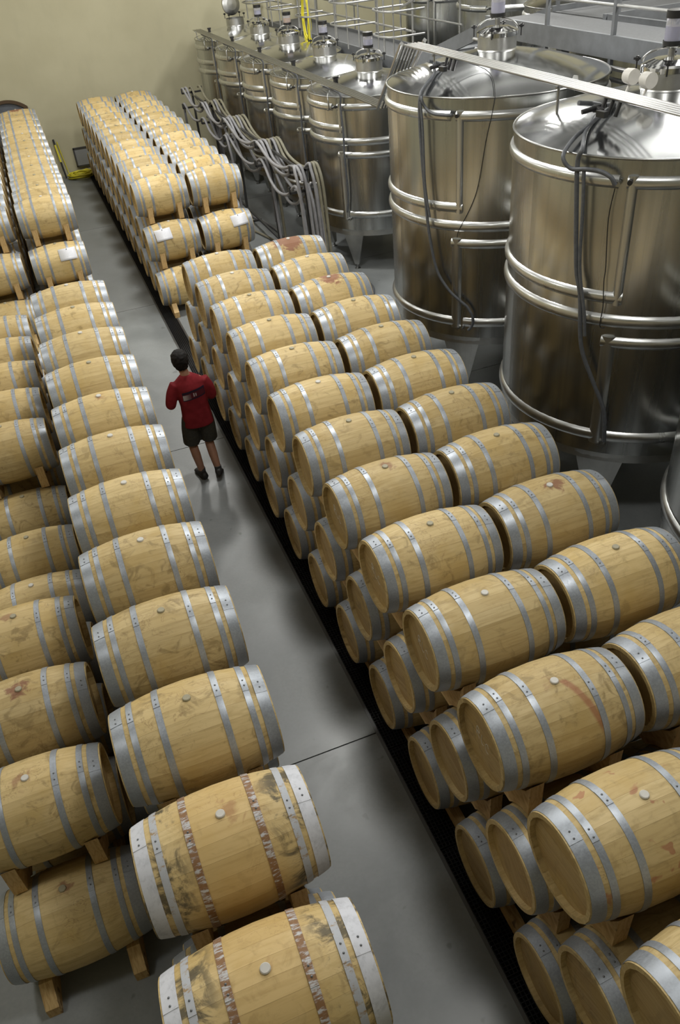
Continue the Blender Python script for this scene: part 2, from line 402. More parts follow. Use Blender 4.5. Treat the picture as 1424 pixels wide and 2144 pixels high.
struct(MB().box(4.0, YB+0.1, 4.5, 21.0, 0.2, 9.2).build('wall_back', M['wall']))
struct(MB().box(-6.1, 10.4, 4.5, 0.2, 31.5, 9.2).build('wall_left', M['wall']))
struct(MB().box(14.1, 10.4, 4.5, 0.2, 31.5, 9.2).build('wall_right', M['wall']))
struct(MB().box(4.0, -5.1, 4.5, 21.0, 0.2, 9.2).build('wall_front', M['wall']))
ceil = struct(MB().box(4.0, 10.4, 9.15, 21.0, 31.5, 0.1).build('ceiling', M['ceiling']))
for i in range(22):  # unseen dark beams, added for the stripes they reflect in the tank lids
    y = -4.2+i*1.4
    MB().box(4.0, y, 8.85, 20.0, 0.36, 0.45).build('beam', M['beam'], ceil)

# arched doorway in the back wall
dr = struct(ob('door_1', None, None, (-0.27, YB, 0)))
def arch(hw, spring, rise, n=14):
    R_ = (hw*hw+rise*rise)/(2*rise); cz = spring+rise-R_; a = math.asin(hw/R_)
    return [(-hw, 0.0), (hw, 0.0)] + [(R_*math.sin(a-2*a*i/n), cz+R_*math.cos(a-2*a*i/n)) for i in range(n+1)]
MB().prism(arch(0.50, 1.90, 0.20), 'y', -0.03, -0.005).build('panel', M['door_panel'], dr)
fo, fi = arch(0.57, 1.95, 0.22), arch(0.50, 1.90, 0.20)
fm = MB()
for i in range(1, len(fo)-1):
    q = [fo[i], fo[i+1], fi[i+1], fi[i]]; fm.prism(q, 'y', -0.10, -0.005)
fm.prism([fo[-1], fo[0], fi[0], fi[-1]], 'y', -0.10, -0.005)
fm.build('frame', M['door_frame'], dr)
t = thing('wall_vent', 'small grey metal panel low on the yellow wall above the coiled hose', 'vent panel', (1.42, YB, 0.45))
MB().box(0, -0.015, 0, 0.42, 0.03, 0.46).build('panel', M['vent'], t)
f = MB()
for sx, sz, w_, h_ in ((0, 0.24, 0.48, 0.04), (0, -0.24, 0.48, 0.04), (-0.22, 0, 0.04, 0.5), (0.22, 0, 0.04, 0.5)): f.box(sx, -0.025, sz, w_, 0.05, h_)
f.build('frame', M['frame'], t)

# ------------------------------------------------------------------ barrels
L, RB, DR = 0.95, 0.345, 0.062
HL = L/2
def rad(x): return RB-DR*(x/HL)**2
NST, NSEG = 24, 8
XS = [-HL+L*i/NSEG for i in range(NSEG+1)]
def ring_pt(x, r, a): return (x, r*math.cos(a), r*math.sin(a))
def stave_mesh(kk):
    mb = MB(); a0 = PI/2+(kk-0.5)*2*PI/NST+0.0009; a1 = PI/2+(kk+0.5)*2*PI/NST-0.0009; am = (a0+a1)/2
    mb.surf([[ring_pt(x, rad(x), a) for a in (a0, am, a1)] for x in XS], closed=False)
    th = 0.027
    for a, sgn in ((a0, 1), (a1, -1)):
        A = [[ring_pt(x, rad(x), a), ring_pt(x, rad(x)-0.012, a)] for x in XS]
        if sgn < 0: A = [r[::-1] for r in A]
        mb.surf(A, closed=False, smooth=False)
    for s in (-1, 1):
        x0, x1 = s*HL, s*(HL-0.05)
        V = [ring_pt(x0, rad(x0), a0), ring_pt(x0, rad(x0), a1), ring_pt(x0, rad(x0)-th, a1), ring_pt(x0, rad(x0)-th, a0), ring_pt(x1, rad(x0)-th, a1), ring_pt(x1, rad(x0)-th, a0)]
        mb.add(V, [(0, 1, 2, 3), (3, 2, 4, 5)] if s < 0 else [(3, 2, 1, 0), (5, 4, 2, 3)])
    me = mb.mesh('stave', M['oak']); me.flip_normals(); return me
def body_mesh(n=40, seg=10):
    mb = MB(); xs = [-HL+L*i/seg for i in range(seg+1)]
    mb.surf([[ring_pt(x, rad(x), 2*PI*j/n) for j in range(n)] for x in xs])
    r0 = rad(HL)
    for s in (-1, 1):
        A = [[ring_pt(s*HL, r0, 2*PI*j/n) for j in range(n)], [ring_pt(s*HL, r0-0.027, 2*PI*j/n) for j in range(n)]]
        B = [A[1], [ring_pt(s*(HL-0.05), r0-0.027, 2*PI*j/n) for j in range(n)]]
        mb.surf(A if s > 0 else A[::-1], smooth=False); mb.surf(B if s > 0 else B[::-1], smooth=False)
    me = mb.mesh('staves', M['oak']); me.flip_normals(); return me
def hoop_mesh(x0, x1, mat, lap=True, n=48, name='hoop'):
    mb = MB(); t = 0.0032
    def rr(x): return rad(x)+t
    xm = (x0+x1)/2
    mb.surf([[ring_pt(x, rr(x)+(0.0008 if x == xm else 0), 2*PI*j/n) for j in range(n)] for x in (x0, xm, x1)])
    for x, fl in ((x0, False), (x1, True)):
        A = [[ring_pt(x, rr(x), 2*PI*j/n) for j in range(n)], [ring_pt(x, rad(x)-0.001, 2*PI*j/n) for j in range(n)]]
        mb.surf(A if fl else A[::-1], smooth=False)
    if lap:
        a0, a1, t2 = PI/2-0.06, PI/2+0.26, 0.003
        aa = [a0+(a1-a0)*i/6 for i in range(7)]
        mb.surf([[ring_pt(x, rr(x)+t2, a) for a in aa] for x in (x0, x1)], closed=False)
        for x, fl in ((x0, 0), (x1, 1)):
            A = [[ring_pt(x, rr(x)+t2, a) for a in aa], [ring_pt(x, rr(x)-0.001, a) for a in aa]]
            mb.surf(A if fl else A[::-1], closed=False, smooth=False)
        for a, fl in ((a0, 0), (a1, 1)):
            A = [[ring_pt(x0, rr(x0)+t2, a), ring_pt(x1, rr(x1)+t2, a)], [ring_pt(x0, rr(x0)-0.001, a), ring_pt(x1, rr(x1)-0.001, a)]]
            mb.surf(A if not fl else A[::-1], closed=False, smooth=False)
        for a in (a0+0.07, a0+0.20):
            c0 = Vector(ring_pt(xm, rr(xm)+t2, a)); nv = Vector((0, math.cos(a), math.sin(a))); tv = Vector((0, -math.sin(a), math.cos(a))); xv = Vector((1, 0, 0))
            rings = []
            for (r_, h_) in ((0.0065, 0), (0.005, 0.003), (0.0015, 0.0044)):
                rings.append([c0+nv*h_+r_*(math.cos(q*PI/3)*xv+math.sin(q*PI/3)*tv) for q in range(6)])
            mb.surf(rings, mi=1)
    me = mb.mesh(name, [mat, M['rivet'] if lap else mat]); me.flip_normals(); return me
M['rivet'] = simple('dark_rivet', (0.20, 0.21, 0.225), 0.4, 0.5)
def head_mesh(n=32):
    mb = MB(); r = rad(HL)-0.026
    mb.add([ring_pt(0, r, 2*PI*j/n) for j in range(n)], [tuple(range(n))])
    mb.add([ring_pt(-0.02, r, 2*PI*j/n) for j in range(n)], [tuple(reversed(range(n)))])
    return mb.mesh('head', M['oak_head'])
def head_board_meshes():
    r = rad(HL)-0.026; W = 0.088; out = []
    for i in range(-3, 3):
        z0, z1 = i*W+0.0007, (i+1)*W-0.0007
        z0, z1 = max(z0, -r+1e-3), min(z1, r-1e-3)
        if z1-z0 < 0.01: continue
        right = [(math.sqrt(r*r-z*z), z) for z in [z0+(z1-z0)*j/4 for j in range(5)]]
        left = [(-y, z) for y, z in reversed(right)]
        out.append(MB().prism(right+left, 'x', -0.011, 0.011).mesh('head_board', M['oak_head']))
    return out
def bung_mesh(mat):
    return MB().lathe([(0.0, 0.016), (0.021, 0.016), (0.025, 0.012), (0.027, -0.012)], 16).mesh('bung', mat)

STAVES = [stave_mesh(i) for i in range(NST)]
STAVES_MOULD = []
for me in STAVES:
    m2 = me.copy(); m2.materials[0] = M['oak_mould']; STAVES_MOULD.append(m2)
BODY = body_mesh(); BODY_FAR = body_mesh(28, 6)
HB = [(0.16, 0.200, 'galv'), (0.326, 0.364, 'galv'), (0.394, 0.467, 'galv')]
HOOPS = [hoop_mesh(a, b, M[m]) for a, b, m in HB]
HOOPS_FAR = [hoop_mesh(a, b, M[m], False, 28) for a, b, m in HB]
HOOPS_W = [hoop_mesh(a, b, M[m]) for (a, b, _), m in zip(HB, ('rust_flake', 'grey_flake', 'white_paint'))]
HEAD = head_mesh(); BOARDS = head_board_meshes(); BUNG = bung_mesh(M['bung']); BUNG2 = bung_mesh(M['bung_light'])

def place(name, me, parent, col, loc=None, rx=0.0, rz=0.0):
    o = bpy.data.objects.new(name, me); o.parent = parent; o.color = col
    if loc: o.location = loc
    if rx or rz: o.rotation_euler = (rx, 0, rz)
    COL.objects.link(o); return o
def barrel(x, y, z, lod, label, group, stain=0.0, tone=None, drip=0.0, white=False, pale=None, boards=False):
    t = thing('wine_barrel', label, 'barrel', (x, y, z), group)
    t.rotation_euler = (0, 0, rnd.uniform(-0.008, 0.008))
    if tone is None: tone = rnd.uniform(0.30, 0.95)
    col = (tone, stain, rnd.random(), 1.0-drip)
    if lod == 0:
        for i, me in enumerate(STAVES_MOULD if white else STAVES): place('stave', me, t, col)
    else: place('staves', BODY if lod == 1 else BODY_FAR, t, col)
    hs = HOOPS_W if white else (HOOPS if lod < 2 else HOOPS_FAR)
    for me in hs:
        for s in (1, -1):
            # the mirrored hoop is the same mesh turned half round about z
            o = place('hoop', me, t, (1, 1, 1, 1), None, 0.0, 0.0 if s > 0 else PI)
            if lod < 2: o.rotation_euler = (rnd.uniform(-0.05, 0.35)*(1 if s > 0 else -1) - (0.1 if s > 0 else -0.1), 0, 0.0 if s > 0 else PI)
    hx = HL-0.042
    if boards:
        a = rnd.uniform(-0.5, 0.9)
        for me in BOARDS: place('head_board', me, t, col, (-hx+0.004, 0, 0), a)
    else: place('head', HEAD, t, col, (-hx+0.01, 0, 0), rnd.uniform(-1, 1))
    place('head', HEAD, t, col, (hx, 0, 0), rnd.uniform(-1, 1))
    if pale is None: pale = rnd.random() < 0.25
    place('bung', BUNG2 if pale else BUNG, t, (1, 1, 1, 1), (0, rnd.uniform(-0.012, 0.0), RB-0.004), rnd.uniform(-0.02, 0.06))
    return t

# chocks
def chock_mesh():
    rr, dy, dz = 0.3365, 0.4065, 0.70
    P = []
    a = math.asin(0.322/rr)
    for i in range(9):
        b = -a+2*a*i/8; P.append((rr*math.sin(b), -rr*math.cos(b)))
    yb = 0.125
    b0 = math.asin((dy-0.322)/rr); b1 = math.asin((dy-yb)/rr)
    for i in range(5):
        b = b0+(b1-b0)*i/4; P.append((dy-rr*math.sin(b), -dz+rr*math.cos(b)))
    for i in range(5):
        b = b1+(b0-b1)*i/4; P.append((-(dy-rr*math.sin(b)), -dz+rr*math.cos(b)))
    return MB().prism(P[::-1], 'x', -0.045, 0.045).mesh('wooden_chock', M['pine'])
CHOCK = chock_mesh()
def wedge_mesh():
    rr = 0.3365; P = [(-0.43, 0.0), (-0.10, 0.0)]
    P += [(y, 0.43-math.sqrt(rr*rr-y*y)) for y in (-0.10, -0.14, -0.18, -0.22, -0.26)]
    P += [(-0.30, 0.225), (-0.43, 0.10)]
    return MB().prism(P[::-1], 'x', -0.045, 0.045).mesh('end_wedge', M['pine'])
WEDGE = wedge_mesh()

Z = {'top': 1.83, 'middle': 1.13, 'bottom': 0.43}
CH_X = 0.27
def chocks(x, y, z, sides, label_core, group):
    for s in sides:
        end = 'left' if s < 0 else 'right'
        o = ob('wooden_chock', CHOCK, None, (x+s*CH_X, y, z))
        tag(o, f'chock under {end} end of {label_core}', 'wooden chock', group)
def rails(x, y0, y1, where, ends=True):
    for s in (-1, 1):
        t = thing('floor_rail', f'pine floor rail under the {"left" if s < 0 else "right"} ends of bottom barrels, {where}', 'timber rail', (x+s*0.30, 0, 0), 'pine floor rails under the barrel stacks')
        ya = y0+0.32 if ends else y0
        MB().box(0, (ya+y1)/2, 0.05, 0.08, y1-ya, 0.10).build('beam', M['pine'], t)
        if ends:
            ob('end_wedge', WEDGE, t, (0, y0+0.42, 0.0))

P_ = 0.8131
SP = {}   # per-barrel extras, keyed by (stack, column, tier, index)
def stack(name, x, col, tier, ys, endname, lod_fn, skip=lambda t, i: False, chock_sides=lambda t, i: (-1, 1)):
    grp = f'{tier} tier barrels of the {name} stack, {col}'
    for i, y in ys:
        if skip(tier, i): continue
        ex = dict(SP.get((name, col, tier, i), {}))
        kind = ex.pop('kind', 'oak wine barrel')
        lab = f'{kind}, {tier} tier of {name} stack, {col}, {ORD[i]} from {endname} end'
        lod, boards = lod_fn(tier, i, y)
        barrel(x, y, Z[tier], lod, lab, grp, boards=boards, **ex)
        if tier != 'bottom':
            cs = chock_sides(tier, i)
            if cs: chocks(x, y, Z[tier], cs, f'{ORD[i]} {tier} barrel from {endname} end, {name} {col}', f'chocks under {tier} tier of {name} {col}')

# --- near right stack: three tiers nested half a pitch apart, running on towards the camera
XR1, XR2, YR = 1.9705, 2.9905, 10.6217
A1, A2 = 'aisle column', 'tank-side column'
for i in (8, 9, 10, 11): SP[('near right', A1, 'top', i)] = dict(kind='chalk-lettered oak barrel')
SP[('near right', A1, 'top', 11)].update(kind='chalk-lettered wine-dribbled barrel', drip=0.8, stain=0.10, pale=True)
SP[('near right', A1, 'top', 8)].update(stain=0.3); SP[('near right', A1, 'top', 12)] = dict(stain=0.0, drip=0.5, kind='red-spotted oak barrel')
SP[('near right', A2, 'top', 1)] = dict(kind='dark wine-stained oak barrel', stain=1.2)
SP[('near right', A2, 'top', 3)] = dict(kind='brown-patched oak barrel', stain=0.75)
SP[('near right', A2, 'top', 9)] = dict(stain=0.4, pale=True, kind='pale-bunged stained oak barrel')
def ys_of(y0, n, first=1): return [(first+j, y0-P_*j) for j in range(n)]
LODS_NR = lambda tier, i, y: (0 if tier == 'top' else 1, y < 8.2)
YS = dict(top=ys_of(YR, 13), middle=ys_of(YR+P_/2, 14), bottom=ys_of(YR+P_, 15))
for tier in ('top', 'middle', 'bottom'):
    stack('near right', XR1, A1, tier, YS[tier], 'far', LODS_NR, chock_sides=lambda t, i: (-1, 1) if t == 'top' and i > 8 or i == 1 else (-1,))
    stack('near right', XR2, A2, tier, YS[tier], 'far', lambda tier, i, y: (0 if tier == 'top' else 1, False),
          chock_sides=lambda t, i: (-1, 1) if (t == 'top' and i in (1, 11, 12, 13)) or i == 1 else ())
rails(XR1, 0.3, YR+P_+0.38, 'near right aisle column', False); rails(XR2, 0.3, YR+P_+0.38, 'near right tank-side column', False)

# --- near left stack
XL1, XL2, YL, PL = -0.0426, -1.18, 10.63, 0.817
A3 = 'outer column'
SP[('near left', A1, 'top', 11)] = dict(kind='whitewash-hooped mouldy oak barrel', white=True, stain=0.35, tone=0.85, pale=True)
SP[('near left', A1, 'top', 12)] = dict(kind='whitewash-hooped mouldy oak barrel', white=True, stain=0.12, tone=0.85, pale=True)
SP[('near left', A1, 'top', 8)] = dict(stain=0.22, pale=True); SP[('near left', A1, 'top', 5)] = dict(stain=0.3)
def ys_l(y0, n): return [(1+j, y0-PL*j) for j in range(n)]
YSL = dict(top=ys_l(YL, 12), middle=ys_l(YL+PL/2, 13), bottom=ys_l(YL+PL, 14))
for tier in ('top', 'middle', 'bottom'):
    stack('near left', XL1, A1, tier, YSL[tier], 'far', lambda tier, i, y: (0 if tier == 'top' else 1, False),
          chock_sides=lambda t, i: (-1, 1) if i > 9 or i == 1 else (1,))
SP[('near left', A3, 'middle', 9)] = dict(stain=0.25, pale=False); SP[('near left', A3, 'middle', 10)] = dict(stain=0.42, kind='wine-flushed oak barrel')
SP[('near left', A3, 'middle', 11)] = dict(stain=0.24, kind='leaky-bunged oak barrel'); SP[('near left', A3, 'bottom', 12)] = dict(stain=0.3, pale=False)
YO = 3.70
mid_o = [(1+j, YO+PL*(10-j)) for j in range(11) if j not in (5, 6, 7)]
bot_o = [(1+j, YO-PL/2+PL*(11-j)) for j in range(12)]
stack('near left', XL2, A3, 'middle', mid_o, 'far', lambda tier, i, y: (0 if y < 11.2 else 1, False))
stack('near left', XL2, A3, 'bottom', bot_o, 'far', lambda tier, i, y: (0 if i in (7, 8, 9, 12) else 1, False))
rails(XL1, 0.3, YL+PL+0.38, 'near left aisle column', False); rails(XL2, YO-PL/2-0.40, YO+PL*11, 'near left outer column')

# --- far stacks, twelve rows on top
YF = 15.20
YSF = {t_: [(1+j, YF-P_*n_/2+P_*j) for j in range(12+n_)] for n_, t_ in ((0, 'top'), (1, 'middle'), (2, 'bottom'))}
SP[('far left', A1, 'top', 12)] = dict(kind='pink-stained oak barrel', stain=0.8)
far_lod = lambda tier, i, y: (1 if i < 3 else 2, False)
end_ch = lambda t, i: (-1, 1) if i == 1 else ()
for tier in ('top', 'middle', 'bottom'):
    stack('far right', 1.98, A1, tier, YSF[tier], 'near', far_lod, chock_sides=lambda t, i: (-1, 1) if i == 1 else (-1,))
    stack('far right', 3.00, A2, tier, YSF[tier], 'near', far_lod, chock_sides=end_ch)
    stack('far left', -0.04, A1, tier, YSF[tier], 'near', far_lod, chock_sides=end_ch)
    stack('far left', -1.13, A3, tier, YSF[tier], 'near', far_lod, chock_sides=end_ch)
for x_, nm in ((1.98, 'far right aisle column'), (3.0, 'far right tank-side column'), (-0.04, 'far left aisle column'), (-1.13, 'far left outer column')):
    rails(x_, YF-P_-0.40, YF+P_*12.3, nm)

# chalk letters on the four nearest heads of the top right tier
def chalk(bar, sz):
    LET = [[[(0, 0), (0, 1), (0.42, 0.92), (0.46, 0.62), (0.02, 0.5), (0.5, 0)]], [[(0.85, 1), (0.82, 0.05), (1.2, 0.02)]],
           [[(2.0, 0.85), (1.75, 1.0), (1.5, 0.7), (1.5, 0.3), (1.7, 0.0), (2.0, 0.1)]]]
    mb = MB()
    for let in LET:
        for st in let:
            pts = smooth_path([(-(HL-0.042)+0.004-0.0118, 0.09-px*sz, -0.02+pz*sz-px*sz*0.25) for px, pz in st], 4)
            mb.tube(pts, 0.0019, 5)
    o = mb.build('chalk_letters', M['chalk'], bar); o['label'] = 'white handwritten chalk letters RLC'
for o in list(COL.objects):
    lb = o.get('label', '')
    if lb.startswith('chalk-lettered'): chalk(o, 0.072)

# paper notices on the front of three middle tier barrels
def paper(bx, by, dx, a_deg, which, tilt):
    z0 = Z['middle']; mb = MB(); w_, h_ = 0.29, 0.21; r0 = rad(dx)+0.016
    n = 6; rings = []
    for i in range(n+1):
        s_ = -h_/2+h_*i/n; rings.append([(-w_/2, s_, -0.010*(2*s_/h_)**2), (w_/2, s_, -0.010*(2*s_/h_)**2)])
    mb.surf(rings, closed=False, smooth=True)
    a = math.radians(a_deg)
    ydir = Vector((0, math.cos(a), math.sin(a)))   # up the barrel's flank
    nrm = Vector((0, -math.sin(a), math.cos(a)))
    c = Vector((bx+dx, by, z0)) + nrm*r0
    rot = Matrix((Vector((1, 0, 0)), ydir, nrm)).transposed().to_4x4() @ Matrix.Rotation(tilt, 4, 'Z')
    t = thing('paper_notice', which, 'paper', (0, 0, 0), None); t.matrix_world = Matrix.Translation(c) @ rot
    o = mb.build('sheet', M['paper'], t); md = o.modifiers.new('thick', 'SOLIDIFY'); md.thickness = 0.0008
    MB().lathe([(0, 0.006), (0.007, 0.005), (0.007, -0.004)], 10, center=(0.0, h_/2-0.02, 0)).build('pin', M['black'], t)
paper(1.98, YF-P_/2, -0.17, 52, 'white paper pinned to middle barrel at the near end of far right aisle column', 0.06)
paper(3.00, YF-P_/2, 0.22, 52, 'white paper pinned to middle barrel at the near end of far right tank-side column', 0.10)
paper(-0.04, YF-P_/2, 0.16, 52, 'white paper pinned to middle barrel at the near end of the far left stack', 0.02)

# ------------------------------------------------------------------ steel tanks
def D(a): return math.radians(a)
def arc_band(mb, R, z0, z1, a0, a1, bulge=0.038, step=4.0):
    n = max(2, int((a1-a0)/step)); m = 6; rings = []
    for i in range(n+1):
        a = D(a0+(a1-a0)*i/n); row = []
        for j in range(m+1):
            t = -1+2*j/m; r = R-0.003+bulge*math.sqrt(max(0, 1-t*t)); row.append((r*math.cos(a), r*math.sin(a), z0+(z1-z0)*(t+1)/2))
        rings.append(row)
    mb.surf(rings, closed=False)
    for row, fl in ((rings[0], 0), (rings[-1], 1)):
        mb.add(row, [tuple(range(m+1)) if fl else tuple(reversed(range(m+1)))])
def strip(mb, R, z0, z1, a0, a1, bulge=0.038):
    m = 6; rings = []
    for z in (z0, z1):
        row = []
        for j in range(m+1):
            t = -1+2*j/m; a = D(a0+(a1-a0)*(t+1)/2); r = R-0.003+bulge*math.sqrt(max(0, 1-t*t)); row.append((r*math.cos(a), r*math.sin(a), z))
        rings.append(row)
    mb.surf(rings[::-1], closed=False)
    for row, fl in ((rings[0], 0), (rings[1], 1)): mb.add(row, [tuple(range(m+1)) if not fl else tuple(reversed(range(m+1)))])

def clamp_knob(parent, a, r, z):
    mb = MB(); ca, sa = math.cos(a), math.sin(a)
    mb.tube([(r*ca, r*sa, z-0.06), (r*ca, r*sa, z+0.03)], 0.008, 6)
    for j in range(4):
        b = a+j*PI/2; mb.tube([(r*ca, r*sa, z+0.045), (r*ca+0.032*math.cos(b), r*sa+0.032*math.sin(b), z+0.045)], 0.013, 6)
    mb.lathe([(0.0, 0.07), (0.016, 0.065), (0.018, 0.025), (0, 0.02)], 8, center=(r*ca, r*sa, z))
    return mb.build('clamp_knob', M['black'], parent)

BIG = dict(R=1.37, rim=3.93, apex=4.21, b1=(3.685, 3.80), b2=(2.65, 2.77), b3=(2.42, 2.55), b4=(2.21, 2.33), b5=(1.15, 1.28), skirt=1.0,
           gap=(218.6, 221.5), s1=(221.5, 225.3), s2=(219.4, 225.2), b5l=221.5, b5r=226.5, leg=(225, 11.5), neck=0.235, nt=4.355)
SMALL = dict(R=1.155, rim=3.09, apex=3.305, b1=(2.87, 2.99), b2=(2.52, 2.65), b3=(2.30, 2.43), b4=(2.08, 2.20), b5=(1.02, 1.15), skirt=0.80,
             gap=(211.5, 217.0), s1=(217.0, 221.0), s2=(214.8, 222.0), b5l=215.5, b5r=223.0, leg=(223, 12.0), neck=0.24, nt=3.475)
def tank(S, x, y, label, group, sight='violet', open_hatch=False, airlock=True, big=True, detail=True):
    t = thing('steel_tank', label, 'wine tank', (x, y, 0), group)
    R = S['R']; n = 72
    MB().lathe([(R, S['skirt']), (R, S['rim'])], n).build('shell', M['steel'], t)
    bm_ = MB(); bm_.lathe([(R-0.02, S['skirt']-0.11), (R-0.02, S['skirt'])], n); bm_.lathe([(R-0.02, S['skirt']), (R, S['skirt'])], n)
    bm_.lathe([(0.05, S['skirt']-0.16), (R-0.02, S['skirt']-0.11)], n); bm_.build('bottom_plate', M['dull_steel'], t)
    nk = S['neck']; lid = MB(); prof = []
    for i in range(9):
        q = i/8; r = R+0.004+(nk-R)*q; prof.append((r, S['rim']+(S['apex']-S['rim'])*(q+0.10*math.sin(q*PI))))
    lid.surf([[(r*math.cos(2*PI*j/n), r*math.sin(2*PI*j/n), h) for j in range(n)] for r, h in prof])
    lo = lid.build('lid', M['lid'], t)
    rim = MB(); rim.tube([((R+0.004)*math.cos(2*PI*j/n), (R+0.004)*math.sin(2*PI*j/n), S['rim']) for j in range(n)], 0.012, 8, closed=True); rim.build('rim_bead', M['pipe'], t)
    g0, g1 = S['gap']; c1 = S['s1']; c2 = S['s2']
    def band(f):
        mb = MB(); f(mb); return mb.build('jacket_band', M['band'], t)
    band(lambda mb: arc_band(mb, R, *S['b1'], g1, g0+360))
    band(lambda mb: arc_band(mb, R, *S['b2'], 70, c1[1]))
    band(lambda mb: arc_band(mb, R, *S['b3'], 0, 360))
    band(lambda mb: arc_band(mb, R, *S['b4'], c2[0], 380))
    band(lambda mb: arc_band(mb, R, *S['b5'], 70, S['b5l']))
    band(lambda mb: arc_band(mb, R, *S['b5'], S['b5r'], 400))
    sm = MB(); strip(sm, R, S['b2'][0], S['b1'][1], *c1); sm.build('jacket_strip', M['band'], t)
    sm = MB(); strip(sm, R, S['b5'][0]-0.02, S['b4'][1], *c2); sm.build('jacket_strip', M['band'], t)
    la, lw = S['leg']
    for q in range(4):
        a = la+90*q; rings = []
        for z, wdt, rr in ((S['skirt']+0.02, lw, R-0.012), (0.09, lw*0.20, R-0.10)):
            row = []
            for j in range(7):
                b = D(a-wdt+2*wdt*j/6); row.append((rr*math.cos(b), rr*math.sin(b), z))
            for j in range(7):
                b = D(a+wdt-2*wdt*j/6); row.append(((rr-0.07)*math.cos(b), (rr-0.07)*math.sin(b), z))
            rings.append(row)
        lm = MB(); lm.surf(rings[::-1], smooth=False, caps=True); lg = lm.build('leg', M['dull_steel'], t)
        b = D(a); MB().lathe([(0.0, 0.0), (0.055, 0.0), (0.055, 0.014), (0.02, 0.03), (0.02, 0.11)], 14, center=((R-0.135)*math.cos(b), (R-0.135)*math.sin(b), 0)).build('foot', M['pipe'], lg)
    nm = MB(); nm.lathe([(nk+0.012, S['apex']-0.01), (nk, S['apex']+0.012), (nk, S['nt'])], 36); nm.build('manway_neck', M['dull_steel'], t)
    nt = S['nt']
    hatch = thing_part('hatch', t, (0, 0, nt))
    hm = MB(); hm.lathe([(nk+0.018, 0.0), (nk+0.018, 0.045), (nk-0.01, 0.062), (nk*0.6, 0.095), (0.0, 0.108)], 36)
    if open_hatch:
        rot = Matrix.Rotation(D(14), 4, 'Z') @ Matrix.Rotation(D(84), 4, 'X')
        hm.v = [tuple((rot @ (Vector(p)-Vector((-0.0, 0, 0))))+Vector((-0.02, 0.20, nk+0.06))) for p in hm.v]
        ho = hm.build('hatch_cover', M['dull_steel'], t, (0, 0, nt))
    else: ho = hm.build('hatch_cover', M['polish'], t, (0, 0, nt))
    for q in range(4): clamp_knob(t, D(35+90*q+12), nk+0.055, nt+0.05)
    if not open_hatch:
        hb = MB(); hb.tube([(nk*1.05*math.cos(b)*0.75, nk*1.05*math.cos(b)*-0.65, 0.07+0.11*math.sin(b)) for b in [PI*i/12 for i in range(13)]], 0.011, 8); hb.build('hatch_handle', M['pipe'], t, (0, 0, nt))
    if airlock and not open_hatch:
        az = nt+0.10
        MB().lathe([(0.03, az-0.02), (0.03, az+0.07), (0.065, az+0.09), (0.065, az+0.10)], 16).build('airlock_stem', M['pipe'], t)
        ar = 0.083; h = 0.235 if big else 0.20
        MB().lathe([(0, az+0.10), (ar, az+0.10), (ar, az+0.10+h), (0, az+0.10+h)], 24).build('airlock', M['glass'], t)
        MB().lathe([(0, az+0.105), (ar-0.007, az+0.105), (ar-0.007, az+0.10+h*0.62), (0, az+0.10+h*0.62)], 24).build('airlock_liquid', M[sight], t)
        MB().lathe([(0, az+0.10+h+0.04), (ar+0.008, az+0.10+h+0.035), (ar+0.008, az+0.10+h-0.025)], 24).build('airlock_cap', M['black'], t)
        MB().lathe([(ar+0.008, az+0.135), (ar+0.008, az+0.095), (0, az+0.09)], 24).build('airlock_base', M['black'], t)
    # jacket ports beside the gap
    gm_ = D((g0+g1)/2); z1 = (S['b1'][0]+S['b1'][1])/2
    for da, zz in ((-1.3, z1), (2.6, z1+0.015)):
        b = gm_+D(da); pm = MB(); pm.tube([((R+0.005)*math.cos(b), (R+0.005)*math.sin(b), zz), ((R+0.075)*math.cos(b), (R+0.075)*math.sin(b), zz)], 0.022, 10)
        pm.build('port', M['black'] if da > 0 else M['pipe'], t)
    for da in (-0.5, 2.0):
        b = D(S['b5r']-2)+D(da); zz = S['b5'][0]-0.015; pm = MB()
        pm.tube([((R-0.02)*math.cos(b), (R-0.02)*math.sin(b), zz), ((R+0.06)*math.cos(b), (R+0.06)*math.sin(b), zz)], 0.018, 8); pm.build('drain_port', M['pipe'], t)
    lug = MB(); b = D(285); ca, sa = math.cos(b), math.sin(b)
    lug.prism([(-0.06, 0), (0.06, 0), (0.03, 0.085), (-0.03, 0.085)], 'y', -0.008, 0.008)
    lo_ = lug.build('lifting_lug', M['dull_steel'], t, ((R-0.10)*ca, (R-0.10)*sa, S['rim']+0.005)); lo_.rotation_euler = (0, 0, b)
    return t
def thing_part(name, parent, loc): return None

XB, YB1, XS1, YS1 = 5.70, 9.83, 6.165, 15.10
tank(BIG, XB+0.02, YB1, 'large steel tank farthest back of the big tanks, beside small tanks', 'large steel tanks')
tank(BIG, XB-0.02, 6.65, 'large steel tank nearest in full view, wide dome at right edge', 'large steel tanks')
tank(BIG, XB+0.0, 3.75, 'large steel tank cut off by the right edge of the photo', 'large steel tanks')
names = ['nearest small steel tank, beside the big tanks', 'second small steel tank from the big tanks, yellow cable above', 'third small steel tank from the big tanks, amber airlock on top',
         'fourth small steel tank from the big tanks, clear airlock', 'last small steel tank by the yellow wall, hatch standing open']
for i in range(5):
    tank(SMALL, XS1, YS1+2.35*i, names[i], 'small steel tanks', 'amber' if i == 2 else 'violet', open_hatch=(i == 4), big=False)
BACK = dict(SMALL, rim=4.0, apex=4.2, nt=4.37, b1=(3.78, 3.90))
for i, yb_ in enumerate((4.6, 7.2, 9.78, 14.3, 16.9, 19.5)):
    tank(BACK, 10.2, yb_, f'steel tank behind the walkway, {ORD[i+1]} from the near end of back row', 'steel tanks behind the walkway', airlock=False, big=False)

